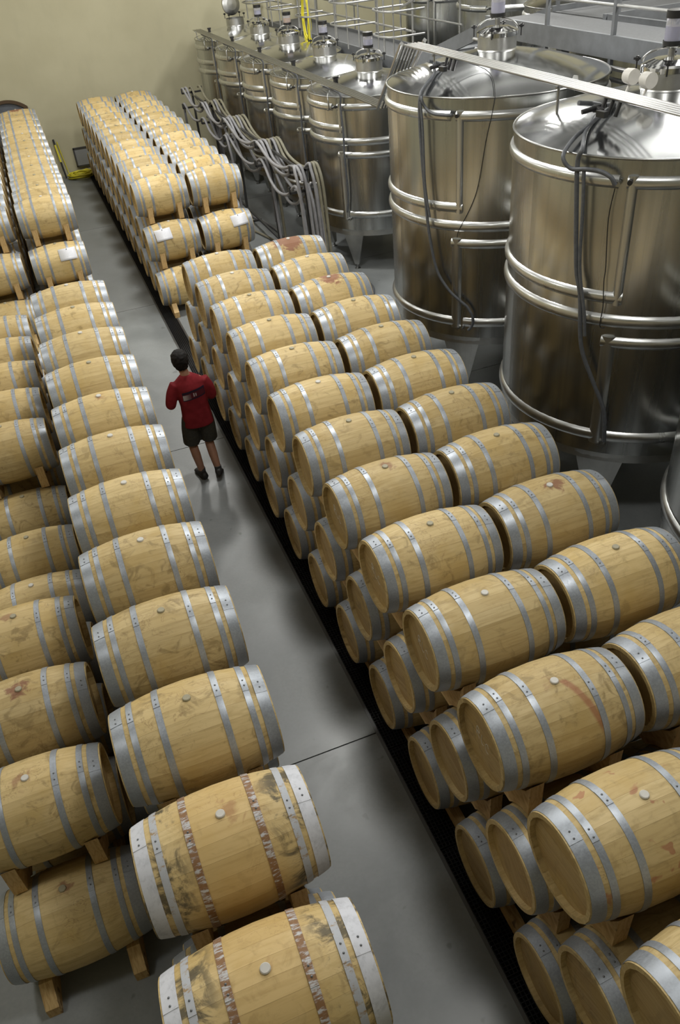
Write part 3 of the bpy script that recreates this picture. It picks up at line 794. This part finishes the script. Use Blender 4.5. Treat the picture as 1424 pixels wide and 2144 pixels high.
# ------------------------------------------------------------------ cooling pipes over the tanks
PX = [4.78, 4.828, 4.876, 4.924, 4.972]
PXS = [5.09, 5.138, 5.186, 5.234, 5.282]
YE, YT = 10.50, 12.05
pr = thing('cooling_pipe_run', 'bundle of five steel cooling pipes running over the tank domes', 'pipes', (0, 0, 0))
for a, b in zip(PX, PXS):
    MB().tube([(a, -1.0, 4.30), (a, YE, 4.30), (b, YT, 3.29), (b, 25.0, 3.27)], 0.0145, 10).build('pipe', M['pipe'], pr)
for y in (2.6, 4.6, 7.05, 9.65):
    b = MB(); b.tube([(4.78, y, 4.28), (4.78, y, 4.02)], 0.014, 8); b.tube([(4.75, y, 4.276), (5.0, y, 4.276)], 0.012, 6); b.build('bracket', M['pipe'], pr)
for i in range(5):
    y = YS1+2.35*i+0.2
    b = MB(); b.tube([(5.10, y, 3.25), (5.10, y, 3.09)], 0.012, 8); b.tube([(5.06, y, 3.258), (5.31, y, 3.258)], 0.011, 6); b.build('bracket', M['pipe'], pr)
for i in range(5):
    y = YS1+2.35*i-0.55; vm = MB()
    vm.box(5.30, y, 3.32, 0.05, 0.10, 0.07); vm.box(5.30, y, 3.37, 0.09, 0.05, 0.03); vm.build('valve_handle', M['black'], pr)
for y in (6.35, 9.35):
    vm = MB()
    for q in range(3):
        vm.box(4.76-0.05*q, y-0.10*q+0.05, 4.20, 0.10, 0.05, 0.05, rot=Matrix.Rotation(0.5+q*0.6, 3, 'Z')); vm.tube([(4.80, y-0.1*q, 4.29), (4.76, y-0.1*q, 4.17)], 0.018, 8)
    vm.tube([(4.60, y+0.06, 4.19), (4.82, y+0.02, 4.22)], 0.022, 8); vm.build('valve', M['black'], pr)
# tray ladder on the sloping stretch
lt = MB()
for a, b in ((4.72, 5.03), (5.04, 5.35)): lt.tube([(a, YE-0.05, 4.33), (b, YT+0.02, 3.30)], 0.030, 4)
lt.build('sloping_tray', M['dull_steel'], pr)
for i in range(2):
    jb = MB(); y = 6.62-0.24*i
    jb.lathe([(0, 0.055), (0.062, 0.050), (0.066, 0.0), (0.066, -0.05), (0, -0.05)], 18, axis='y', center=(5.24, y, 4.36)); jb.tube([(5.24, y, 4.30), (5.20, y, 4.22), (5.05, y+0.05, 4.27)], 0.014, 6)
    tag(jb.build('junction_box', M['white_box'] if 'white_box' in M else M['bung_light'], None), f'round white junction box by the pipes, {"farther" if i == 0 else "nearer"} of two', 'junction box', 'junction boxes on the pipe run')

# ------------------------------------------------------------------ hoses on the tanks
def hose(pts, r, mat, label, group=None, name='cooling_hose', off=(0, 0, 0), n=5):
    P = [Vector(p)+Vector(off) for p in smooth_path(pts, n)]
    return tag(MB().tube(P, r, 8).build(name, M[mat]), label, 'hose', group)
o1 = (XB+0.02, YB1, 0); o2 = (XB-0.02, 6.65, 0)
hose([(-0.98, -0.10, 4.21), (-0.75, -0.05, 4.13), (-0.95, -0.20, 4.08), (-1.18, -0.42, 4.02), (-1.33, -0.60, 3.97), (-1.34, -0.58, 3.77), (-1.33, -0.60, 3.33), (-1.31, -0.64, 2.85), (-1.29, -0.69, 2.42), (-1.23, -0.78, 1.94),
      (-1.13, -0.91, 1.69), (-1.03, -1.02, 1.56), (-0.94, -1.10, 1.46), (-0.89, -1.15, 1.33), (-0.89, -1.14, 1.21), (-0.93, -1.11, 1.14)], 0.019, 'dark_hose', 'long dark hose hanging down the front of the farther big tank', 'dark hoses on the big tanks', off=o1)
hose([(-0.96, -0.20, 4.20), (-1.0, -0.28, 4.08), (-1.22, -0.48, 4.01), (-1.33, -0.62, 3.94), (-1.30, -0.65, 3.84), (-1.25, -0.74, 3.78), (-1.16, -0.88, 3.77), (-1.10, -0.93, 3.77)], 0.018, 'dark_hose', 'short dark hose curling to the port of the farther big tank', 'dark hoses on the big tanks', off=o1)
hose([(-1.36, -0.57, 3.9), (-1.35, -0.60, 3.6), (-1.34, -0.62, 3.0), (-1.31, -0.68, 2.6)], 0.016, 'dark_hose', 'thin dark hose behind the long one on the farther big tank', 'dark hoses on the big tanks', off=(o1[0]+0.015, o1[1]-0.05, 0))
hose([(-0.95, 0.0, 4.21), (-0.70, 0.0, 4.15), (-0.88, -0.15, 4.09), (-1.10, -0.35, 4.04), (-1.31, -0.62, 4.0), (-1.33, -0.60, 3.9), (-1.32, -0.62, 3.59), (-1.29, -0.68, 2.98), (-1.26, -0.74, 2.73), (-1.23, -0.80, 2.24), (-1.15, -0.91, 1.92),
      (-1.05, -1.02, 1.61), (-1.02, -1.05, 1.41), (-1.0, -1.05, 1.20)], 0.021, 'dark_hose', 'long dark hose hanging down the front of the nearer big tank', 'dark hoses on the big tanks', off=o2)
hose([(-0.92, -0.18, 4.20), (-0.62, -0.08, 4.16), (-0.78, -0.12, 4.11), (-1.0, -0.25, 4.07), (-1.22, -0.36, 4.02), (-1.40, -0.48, 3.93), (-1.37, -0.56, 3.84), (-1.30, -0.70, 3.85), (-1.23, -0.80, 3.84), (-1.18, -0.88, 3.80), (-1.15, -0.90, 3.74)], 0.019, 'dark_hose', 'dark hose looping round to the port of the nearer big tank', 'dark hoses on the big tanks', off=o2)
hose([(-1.33, -0.63, 3.86), (-1.32, -0.66, 3.5), (-1.31, -0.69, 3.0), (-1.27, -0.77, 2.6), (-1.25, -0.80, 2.35)], 0.016, 'dark_hose', 'thin dark hose beside the long one on the nearer big tank', 'dark hoses on the big tanks', off=(o2[0]+0.02, o2[1]-0.04, 0))
def wire(pts, label, off): 
    P = [Vector(p)+Vector(off) for p in smooth_path(pts, 5)]; tag(MB().tube(P, 0.005, 5).build('sensor_wire', M['black']), label, 'cable', 'sensor wires on the big tanks')
wire([(-0.90, -0.30, 4.28), (-0.5, -0.62, 4.12), (-0.68, -1.16, 4.0), (-0.74, -1.22, 3.78), (-0.79, -1.19, 3.5), (-0.85, -1.14, 3.0), (-0.92, -1.09, 2.74), (-1.02, -0.99, 2.46), (-1.03, -0.96, 2.36)], 'thin black wire down the farther big tank', o1)
wire([(-1.12, -0.87, 3.70), (-1.14, -0.86, 3.44), (-1.12, -0.88, 3.02), (-1.12, -0.88, 2.88), (-1.11, -0.90, 2.65), (-1.11, -0.89, 2.45), (-1.07, -0.91, 2.42)], 'thin black wire down the nearer big tank', o2)
which = ['nearest', 'second', 'third', 'fourth', 'last']
for i in range(5):
    y = YS1+2.35*i; c = (XS1, y, 0); R = 1.155+0.045
    def on(a, z, r=R): return (r*math.cos(D(a)), r*math.sin(D(a)), z)
    hose([(-1.06, -0.42, 3.24), on(221, 3.16, 1.2), on(222, 2.95, 1.23), on(223, 2.5, 1.235), on(222.5, 2.1, 1.235), on(223, 1.5, 1.21), on(221.0, 1.15, 1.22)], 0.018, 'dark_hose', f'dark hose down the front of the {which[i]} small tank', 'dark hoses on the small tanks', off=c)
    hose([(-1.05, -0.28, 3.24), on(205, 3.20, 1.08), on(211, 3.12, 1.25), on(212.5, 2.97, 1.28), on(211.5, 2.91, 1.25), on(208, 2.89, 1.21)], 0.013, 'pipe', f'bent steel feed pipe on the lid edge of the {which[i]} small tank', 'feed pipes of the small tanks', name='feed_pipe', off=c)

# ------------------------------------------------------------------ hose rack between stacks and tanks
rk = thing('hose_rack', 'dark metal hose rack draped with grey hoses in front of small tanks', 'hose rack', (0, 0, 0))
RX = 4.32; RYS = [13.8, 15.95, 18.45, 20.55, 22.7]
for y in RYS:
    MB().box(RX, y, 1.10, 0.05, 0.05, 2.2).build('post', M['rack'], rk)
    MB().box(RX, y, 0.02, 0.60, 0.06, 0.04).build('base_foot', M['rack'], rk)
    for z, hw in ((2.17, 0.26), (1.83, 0.30)):
        a = MB(); a.box(RX, y, z, hw*2, 0.05, 0.04)
        for s in (-1, 1): a.box(RX+s*hw, y, z+0.05, 0.03, 0.05, 0.12)
        a.build('arm', M['rack'], rk)
MB().box(RX, (RYS[0]+RYS[-1])/2, 0.35, 0.04, RYS[-1]-RYS[0], 0.04).build('rail', M['rack'], rk)
MB().box(RX, (RYS[0]+RYS[-1])/2, 2.12, 0.04, RYS[-1]-RYS[0], 0.04).build('rail', M['rack'], rk)
def drape(dx, z, i0, i1, mat, near_drop, far_drop, label, sag=0.22, r=0.029, tail=None):
    pts = []
    x = RX+dx
    if far_drop is not None: pts += [(x+0.05, RYS[i1]+0.35, far_drop), (x+0.02, RYS[i1]+0.22, (far_drop+z)/2), (x, RYS[i1]+0.10, z-0.06)]
    else: pts += [(x, RYS[i1]+0.22, z+0.03)]
    for i in range(i1, i0-1, -1):
        pts.append((x+rnd.uniform(-0.02, 0.02), RYS[i], z+0.05))
        if i > i0:
            s = sag*rnd.uniform(0.7, 1.25); yy = RYS[i]; dy = RYS[i-1]-yy
            pts += [(x, yy+dy*0.25, z+0.05-s*0.75), (x+rnd.uniform(-0.03, 0.03), yy+dy*0.5, z+0.05-s), (x, yy+dy*0.75, z+0.05-s*0.75)]
    if near_drop is not None:
        y = RYS[i0]
        pts += [(x, y-0.16, z-0.02), (x+0.01, y-0.27, z-0.30), (x+0.03, y-0.30, (z+near_drop)/2), (x+0.05, y-0.32, near_drop)]
    else: pts += [(x, RYS[i0]-0.22, z-0.04), (x, RYS[i0]-0.30, z-0.14)]
    if tail: pts += tail
    hose(pts, r, mat, label, 'grey hoses draped over the rack', 'wine_hose', n=5)
drape(-0.21, 2.21, 0, 4, 'grey_hose', 0.25, None, 'grey hose on outer end of upper rack arms, nearest the barrels')
drape(-0.14, 2.21, 0, 4, 'grey_hose', None, None, 'grey hose on upper rack arms with its open end at the near post', 0.30)
drape(-0.07, 2.21, 0, 2, 'grey_hose', 0.4, None, 'grey hose on the upper arms over the near half of the rack', 0.26)
drape(0.0, 2.21, 1, 4, 'olive_hose', 0.03, None, 'olive hose falling to the floor at the second rack post', 0.26, tail=[(RX-0.05, 15.2, 0.03), (RX+0.1, 14.4, 0.03)])
drape(0.08, 2.21, 0, 3, 'grey_hose', 0.15, 0.9, 'grey hose along the middle of the upper rack arms', 0.34)
drape(0.15, 2.21, 0, 3, 'olive_hose', 0.1, None, 'olive hose on the upper arms toward the tanks', 0.28)
drape(0.22, 2.21, 0, 4, 'olive_hose', 0.05, None, 'olive hose on inner end of upper arms, nearest the tanks', 0.22)
drape(-0.25, 1.88, 2, 4, 'grey_hose', 0.5, 1.1, 'grey hose on the lower arms at the far half of the rack', 0.26)
drape(-0.18, 1.88, 0, 2, 'grey_hose', 0.06, None, 'grey hose on the lower arms at the near half of the rack', 0.34)
drape(-0.10, 1.88, 1, 3, 'grey_hose', 0.3, None, 'grey hose on the lower arms between second and fourth posts', 0.40)
drape(0.02, 1.88, 0, 1, 'grey_hose', 0.10, 0.6, 'grey hose on the lower arms between the two near posts', 0.5)
drape(0.14, 1.88, 0, 3, 'grey_hose', 0.2, 0.7, 'grey hose low on the tank side of the rack', 0.42)
for k, (pts, m) in enumerate([([(RX-0.35, 18.6, 0.03), (RX-0.05, 17.6, 0.03), (RX+0.20, 16.2, 0.03), (RX+0.10, 14.8, 0.03), (RX+0.35, 13.6, 0.03), (RX+0.55, 12.9, 0.03)], 'olive_hose'),
          ([(RX+0.10, 19.0, 0.03), (RX+0.35, 17.8, 0.03), (RX+0.40, 16.0, 0.03), (RX+0.60, 14.6, 0.03), (RX+0.50, 13.4, 0.03)], 'grey_hose'),
          ([(RX+0.45, 14.6, 0.03), (RX+0.85, 14.0, 0.03), (RX+0.95, 13.3, 0.03), (RX+0.65, 12.8, 0.03), (RX+0.30, 13.1, 0.03)], 'dark_hose')]):
    hose(pts, 0.028, m, ['olive hose lying on the floor along the rack, nearest the barrels', 'grey hose lying on the floor between rack and tanks', 'dark hose curled on the floor by the near tank leg'][k], 'hoses lying on the floor by the rack', 'wine_hose')

# ------------------------------------------------------------------ walkways
def tube_ob(pts, r, name, mat, parent, n=8, closed=False): return MB().tube(pts, r, n, closed).build(name, M[mat], parent)
cw = thing('lower_walkway', 'grey steel walkway with rails behind the small tanks', 'walkway')
WX = 7.42
MB().box(WX, 20.8, 3.06, 0.05, 10.0, 0.24).build('edge_beam', M['galv_grey'], cw)
MB().box(WX+0.5, 20.8, 3.10, 0.95, 10.0, 0.04).build('deck', M['deck_grate'], cw)
MB().box(WX+1.0, 20.8, 3.06, 0.05, 10.0, 0.24).build('edge_beam', M['galv_grey'], cw)
for x in (WX, WX+1.0):
    for z in (3.70, 4.20): tube_ob([(x, 15.8, z), (x, 25.7, z)], 0.020, 'rail', 'rail', cw)
    for i in range(8): tube_ob([(x, 15.9+1.38*i, 3.1), (x, 15.9+1.38*i, 4.2)], 0.021, 'rail_post', 'rail', cw)
for i in range(7):
    y = 16.6+1.4*i
    MB().box(WX+0.5, y, 1.5, 0.10, 0.10, 3.0).build('column', M['galv_grey'], cw)
for i in range(5):
    y = YS1+2.35*i+0.7
    for z in (3.72, 4.12):
        tube_ob(smooth_path([(WX, y-0.42, z), (WX-0.55, y-0.42, z), (WX-0.72, y-0.30, z), (WX-0.76, y, z), (WX-0.72, y+0.30, z), (WX-0.55, y+0.42, z), (WX, y+0.42, z)], 4), 0.017, 'cage_hoop', 'rail', cw)
    for dy in (-0.36, 0.36): tube_ob([(WX-0.6, y+dy, 3.30), (WX-0.6, y+dy, 4.5)], 0.015, 'cage_post', 'rail', cw)
uw = thing('upper_walkway', 'grey steel walkway with rails behind the big tanks', 'walkway')
UX = 7.25; UZ = 4.06
MB().box(UX, 6.2, UZ, 0.06, 13.2, 0.26).build('edge_beam', M['galv_grey'], uw)
MB().box(UX+0.55, 6.2, UZ+0.04, 1.05, 13.2, 0.04).build('deck', M['deck_grate'], uw)
MB().box(UX+1.1, 5.4, UZ, 0.06, 11.6, 0.26).build('edge_beam', M['galv_grey'], uw)
MB().box(10.6, 11.25, UZ, 4.6, 0.06, 0.26).build('edge_beam', M['galv_grey'], uw)
MB().box(11.1, 12.75, UZ, 5.4, 0.06, 0.26).build('edge_beam', M['galv_grey'], uw)
MB().box(11.1, 12.0, UZ+0.04, 5.4, 1.44, 0.04).build('deck', M['deck_grate'], uw)
for z in (UZ+0.45, UZ+0.85, UZ+1.1):
    tube_ob([(UX, 0.0, z), (UX, 12.6, z)], 0.021, 'rail', 'rail', uw); tube_ob([(UX+1.1, 11.2, z), (13.6, 11.2, z)], 0.021, 'rail', 'rail', uw)
    tube_ob([(UX+1.1, 12.75, z), (13.6, 12.75, z)], 0.021, 'rail', 'rail', uw)
for i in range(9): MB().box(UX, 0.6+1.5*i, UZ+0.45, 0.05, 0.05, 1.5).build('rail_post', M['galv_grey'], uw)
for i in range(4):
    MB().box(8.5+1.5*i, 11.2, UZ+0.5, 0.05, 0.05, 1.1).build('rail_post', M['galv_grey'], uw); MB().box(8.5+1.5*i, 12.75, UZ+0.5, 0.05, 0.05, 1.1).build('rail_post', M['galv_grey'], uw)
for y in (1.5, 5.0, 8.3, 12.0): MB().box(UX+0.9, y, 2.0, 0.14, 0.14, 4.0).build('column', M['galv_grey'], uw)
for z, x in ((3.86, 7.14), (3.72, 7.18)): tube_ob([(x, -0.5, z), (x, 13.0, z)], 0.030, 'service_pipe', 'pipe', uw)
for yc in (6.65, 9.83, 3.75):
    for z in (4.88,):
        tube_ob(smooth_path([(UX, yc+1.15, z), (UX-0.55, yc+1.15, z), (UX-0.85, yc+0.95, z), (UX-0.95, yc+0.55, z), (UX-0.85, yc+0.15, z), (UX-0.55, yc-0.05, z), (UX, yc-0.05, z)], 5), 0.021, 'cage_hoop', 'rail', uw)
st = thing('stairs', 'grey steel stairs joining the lower and upper walkways', 'stairs')
for x in (UX+0.05, UX+0.95):
    MB().prism([(12.6, 4.20), (12.6, 3.98), (16.1, 2.95), (16.1, 3.17)], 'x', x-0.025, x+0.025).build('stringer', M['galv_grey'], st)
    tube_ob([(x, 12.6, 5.1), (x, 16.1, 4.1)], 0.021, 'handrail', 'rail', st)
for i in range(6): MB().box(UX+0.5, 12.9+0.55*i, 4.0-0.165*i, 0.86, 0.26, 0.03).build('tread', M['galv_grey'], st)

# yellow cable hung on the lower walkway, and the coil and pole by the wall
def coil(center, rx, rz, turns, r, plane, jit, seed):
    q = random.Random(seed); pts = []
    n = turns*18
    for i in range(n+1):
        a = 2*PI*i/18; k_ = 1+jit*math.sin(a*0.37+seed)+q.uniform(-0.02, 0.02); b = i/n
        if plane == 'v': pts.append((center[0]+0.05*b+q.uniform(-0.012, 0.012), center[1]+rx*k_*math.sin(a), center[2]-rz*k_*(1-math.cos(a))))
        else: pts.append((center[0]+rx*k_*math.cos(a)*(0.55+0.45*b), center[1]+rz*k_*math.sin(a)*(0.55+0.45*b), center[2]+0.12*abs(math.sin(a*0.31))*q.uniform(0.6, 1)+0.01))
    return pts
tag(MB().tube(coil((6.86, 20.6, 4.14), 0.21, 0.50, 5, 0.018, 'v', 0.10, 3), 0.017, 6).build('yellow_cable', M['yellow']), 'yellow cable hanging in loops from the lower walkway rail', 'cable')
tag(MB().tube(coil((1.22, 25.42, 0.02), 0.40, 0.33, 9, 0.02, 'h', 0.06, 5), 0.020, 6).build('yellow_hose_coil', M['yellow']), 'yellow hose coiled on the floor by the back wall', 'hose')
pl = thing('striped_pole', 'black and yellow pole leaning on the wall beside the coil', 'pole')
pa, pb = Vector((0.79, 25.55, 0.02)), Vector((0.72, 25.86, 1.02))
for a, b, m in ((0, 0.42, 'black'), (0.42, 0.86, 'yellow'), (0.86, 1.0, 'black')):
    MB().tube([pa.lerp(pb, a), pa.lerp(pb, b)], 0.026, 8).build('pole_section', M[m], pl)
tag(MB().tube(smooth_path([(0.80, 25.84, 0.95), (0.86, 25.83, 0.4), (0.92, 25.75, 0.05), (1.1, 25.5, 0.04)], 6), 0.014, 6).build('yellow_hose', M['yellow']), 'yellow hose trailing from the pole to the coil', 'hose')

# ------------------------------------------------------------------ the walking man
PXc, PYc = 1.02, 8.74
man = thing('person', 'person with short dark hair in red shirt and dark shorts walking up the aisle', 'person', (PXc, PYc, 0))
def ell_ring(c, a, b, n=20, yaw=0.0, tilt=0.0, e=2.0):
    out = []
    for j in range(n):
        t = 2*PI*j/n; ct, st_ = math.cos(t), math.sin(t)
        x = a*math.copysign(abs(ct)**(2/e), ct); y = b*math.copysign(abs(st_)**(2/e), st_)
        p = Vector((x, y, 0)); p = Matrix.Rotation(tilt, 3, 'X') @ p; p = Matrix.Rotation(yaw, 3, 'Z') @ p
        out.append(tuple(p+Vector(c)))
    return out
def fuse(mb, name, mat, vox, smooth_it=8):
    o = mb.build(name, mat, man); r_ = o.modifiers.new('fuse', 'REMESH'); r_.mode = 'VOXEL'; r_.voxel_size = vox; r_.use_smooth_shade = True
    s_ = o.modifiers.new('soft', 'SMOOTH'); s_.factor = 0.5; s_.iterations = smooth_it; return o
HDX, HDY = -0.055, 0.03
def limb(mb, pts, rs, n=14): mb.tube(smooth_path(pts, 4), list_r(rs, len(pts), 4), n)
def list_r(rs, m, k):
    out = []
    for i in range(m-1):
        for j in range(k): out.append(rs[i]+(rs[i+1]-rs[i])*j/k)
    return out+[rs[-1]]
LH, RH = (-0.095, 0.0, 0.93), (0.085, 0.0, 0.93)
LK, RK = (-0.125, 0.07, 0.50), (0.085, 0.045, 0.49)
LA, RA = (-0.09, 0.0, 0.09), (0.105, -0.115, 0.135)
bd = MB()
limb(bd, [LH, (-0.115, 0.04, 0.72), LK, (-0.115, 0.015, 0.34), LA], [0.088, 0.082, 0.058, 0.058, 0.040])
limb(bd, [RH, (0.09, 0.035, 0.72), RK, (0.09, -0.04, 0.34), RA], [0.088, 0.082, 0.058, 0.058, 0.040])
bd.surf([ell_ring((0, 0, z), a, b) for z, a, b in ((0.84, 0.13, 0.09), (0.92, 0.165, 0.115), (1.05, 0.15, 0.105), (1.2, 0.16, 0.11), (1.34, 0.175, 0.11), (1.42, 0.15, 0.085), (1.47, 0.07, 0.06))], caps=True)
bd.tube([(-0.02, 0.0, 1.43), (HDX*0.7, HDY*0.4, 1.52), (HDX, HDY, 1.60)], [0.062, 0.055, 0.055], 14)
bd.surf([ell_ring((HDX, HDY+dy, 1.545+(z-1.545)*1.03), a*1.13, b*1.10, 20) for z, a, b, dy in ((1.545, 0.03, 0.04, 0.035), (1.565, 0.052, 0.065, 0.025), (1.60, 0.066, 0.085, 0.012), (1.645, 0.073, 0.094, 0.0), (1.69, 0.075, 0.096, -0.003), (1.73, 0.068, 0.086, -0.005), (1.758, 0.048, 0.06, -0.006), (1.770, 0.015, 0.02, -0.006))], caps=True)
bd.tube([(HDX, HDY+0.090, 1.660), (HDX, HDY+0.112, 1.630), (HDX, HDY+0.095, 1.618)], [0.008, 0.014, 0.010], 8)
for s in (-1, 1):
    bd.surf([ell_ring((HDX+s*d, HDY-0.005, 1.645), 0.010, 0.020, 10) for d in (0.070,)] + [ell_ring((HDX+s*0.082, HDY-0.012, 1.655), 0.008, 0.022, 10)], caps=True)
LE, RE = (-0.285, -0.01, 1.13), (0.235, 0.02, 1.125)
LW, RW = (-0.20, 0.22, 1.10), (0.20, 0.25, 1.10)
for (S_, E_, W_, s) in (((-0.19, 0.0, 1.39), LE, LW, -1), ((0.175, 0.0, 1.385), RE, RW, 1)):
    limb(bd, [S_, ((S_[0]+E_[0])/2-0.005*s, -0.005, 1.27), E_], [0.052, 0.047, 0.040]); limb(bd, [E_, ((E_[0]+W_[0])/2, (E_[1]+W_[1])/2, 1.115), W_], [0.041, 0.038, 0.027])
    W_ = Vector(W_); d = Vector((-s*0.25, 0.95, 0.02)).normalized(); sd = Vector((-s*0.95, -0.25, 0))
    bd.tube([W_, W_+d*0.045, W_+d*0.09], [0.024, 0.034, 0.030], 10, flat=0.55)
    for k_, (o_, l_) in enumerate(((-0.028, 0.058), (-0.010, 0.070), (0.009, 0.072), (0.027, 0.062))):
        b0 = W_+d*0.085+sd*o_; bd.tube([b0, b0+d*l_*0.5, b0+d*l_*0.8+Vector((0, 0, -0.02)), b0+d*l_*0.85+Vector((0, 0, -0.045))], [0.0105, 0.010, 0.009, 0.008], 7)
    b0 = W_+d*0.03+sd*0.028; bd.tube([b0, b0+d*0.03+sd*0.028, b0+d*0.06+sd*0.034+Vector((0, 0, -0.012))], [0.013, 0.0115, 0.009], 7)
fuse(bd, 'body', M['skin'], 0.0075, 4)
sh = MB()
sh.surf([ell_ring((dx, 0.0, z), a, b, 24, e=2.4) for z, a, b, dx in ((0.80, 0.194, 0.134, 0.0), (0.95, 0.182, 0.128, 0.0), (1.08, 0.172, 0.122, -0.002), (1.22, 0.182, 0.128, -0.004), (1.33, 0.196, 0.128, -0.006), (1.40, 0.186, 0.110, -0.010), (1.452, 0.120, 0.085, -0.018), (1.492, 0.068, 0.066, -0.026))], caps=True)
for (S_, E_, s) in (((-0.165, 0.0, 1.385), (-0.282, -0.008, 1.145), -1), ((0.150, 0.0, 1.38), (0.232, 0.018, 1.14), 1)):
    limb(sh, [S_, ((S_[0]+E_[0])/2+0.012*s, -0.002, 1.275), E_, (E_[0]-s*0.02, E_[1]+0.075, E_[2]-0.015)], [0.080, 0.076, 0.066, 0.060])
fuse(sh, 'shirt', M['shirt'], 0.010, 10)
so = MB()
so.surf([ell_ring((0, 0.0, z), a, b, 22) for z, a, b in ((0.80, 0.165, 0.115), (0.86, 0.182, 0.128), (0.93, 0.178, 0.122), (0.99, 0.168, 0.115))], caps=True)
limb(so, [(-0.090, 0.0, 0.90), (-0.112, 0.035, 0.74), (-0.130, 0.066, 0.515)], [0.106, 0.112, 0.108])
limb(so, [(0.088, 0.0, 0.90), (0.098, 0.030, 0.74), (0.100, 0.048, 0.525)], [0.106, 0.110, 0.106])
fuse(so, 'shorts', M['shorts'], 0.010, 6)
hr = MB()
hr.surf([ell_ring((HDX, HDY+dy*1.08, 1.575+(z-1.575)*1.03), a*1.17, b*1.13, 20) for z, a, b, dy in ((1.575, 0.046, 0.032, -0.062), (1.60, 0.066, 0.060, -0.044), (1.645, 0.084, 0.096, -0.016), (1.69, 0.088, 0.108, -0.008), (1.735, 0.082, 0.102, -0.006), (1.772, 0.060, 0.076, -0.006), (1.792, 0.022, 0.03, -0.006))], caps=True)
h_ = fuse(hr, 'hair', M['hair'], 0.008, 4)
tx = bpy.data.textures.new('tousle', 'CLOUDS'); tx.noise_scale = 0.025
dm = h_.modifiers.new('tousle', 'DISPLACE'); dm.texture = tx; dm.strength = 0.016; dm.mid_level = 0.5
for (A_, s, pitch) in ((LA, -1, 0.0), (RA, 1, -0.42)):
    so_ = MB(); c = Vector(A_); rings = []
    for (y_, w_, h0, h1) in ((-0.085, 0.022, 0.012, 0.055), (-0.07, 0.038, 0.0, 0.085), (-0.02, 0.042, 0.0, 0.10), (0.05, 0.045, 0.0, 0.075), (0.12, 0.050, 0.0, 0.055), (0.165, 0.042, 0.002, 0.042), (0.185, 0.022, 0.008, 0.03)):
        ring_ = []
        for j in range(12):
            t_ = 2*PI*j/12; p = Vector((w_*1.15*math.cos(t_), y_*1.12, 1.08*((h0+h1)/2+(h1-h0)/2*math.sin(t_))))
            p = Matrix.Rotation(pitch, 3, 'X') @ p; p = Matrix.Rotation(-0.20*s, 3, 'Z') @ p
            ring_.append(tuple(p+Vector((c.x, c.y, c.z-0.09 if s < 0 else c.z-0.085))))
        rings.append(ring_)
    so_.surf(rings, caps=True); so_.build('shoe', M['shoe'], man)
    MB().tube([c+Vector((0, 0, -0.03)), c+Vector((0, 0.006, 0.05))], [0.046, 0.047], 12).build('sock', M['sock'], man)
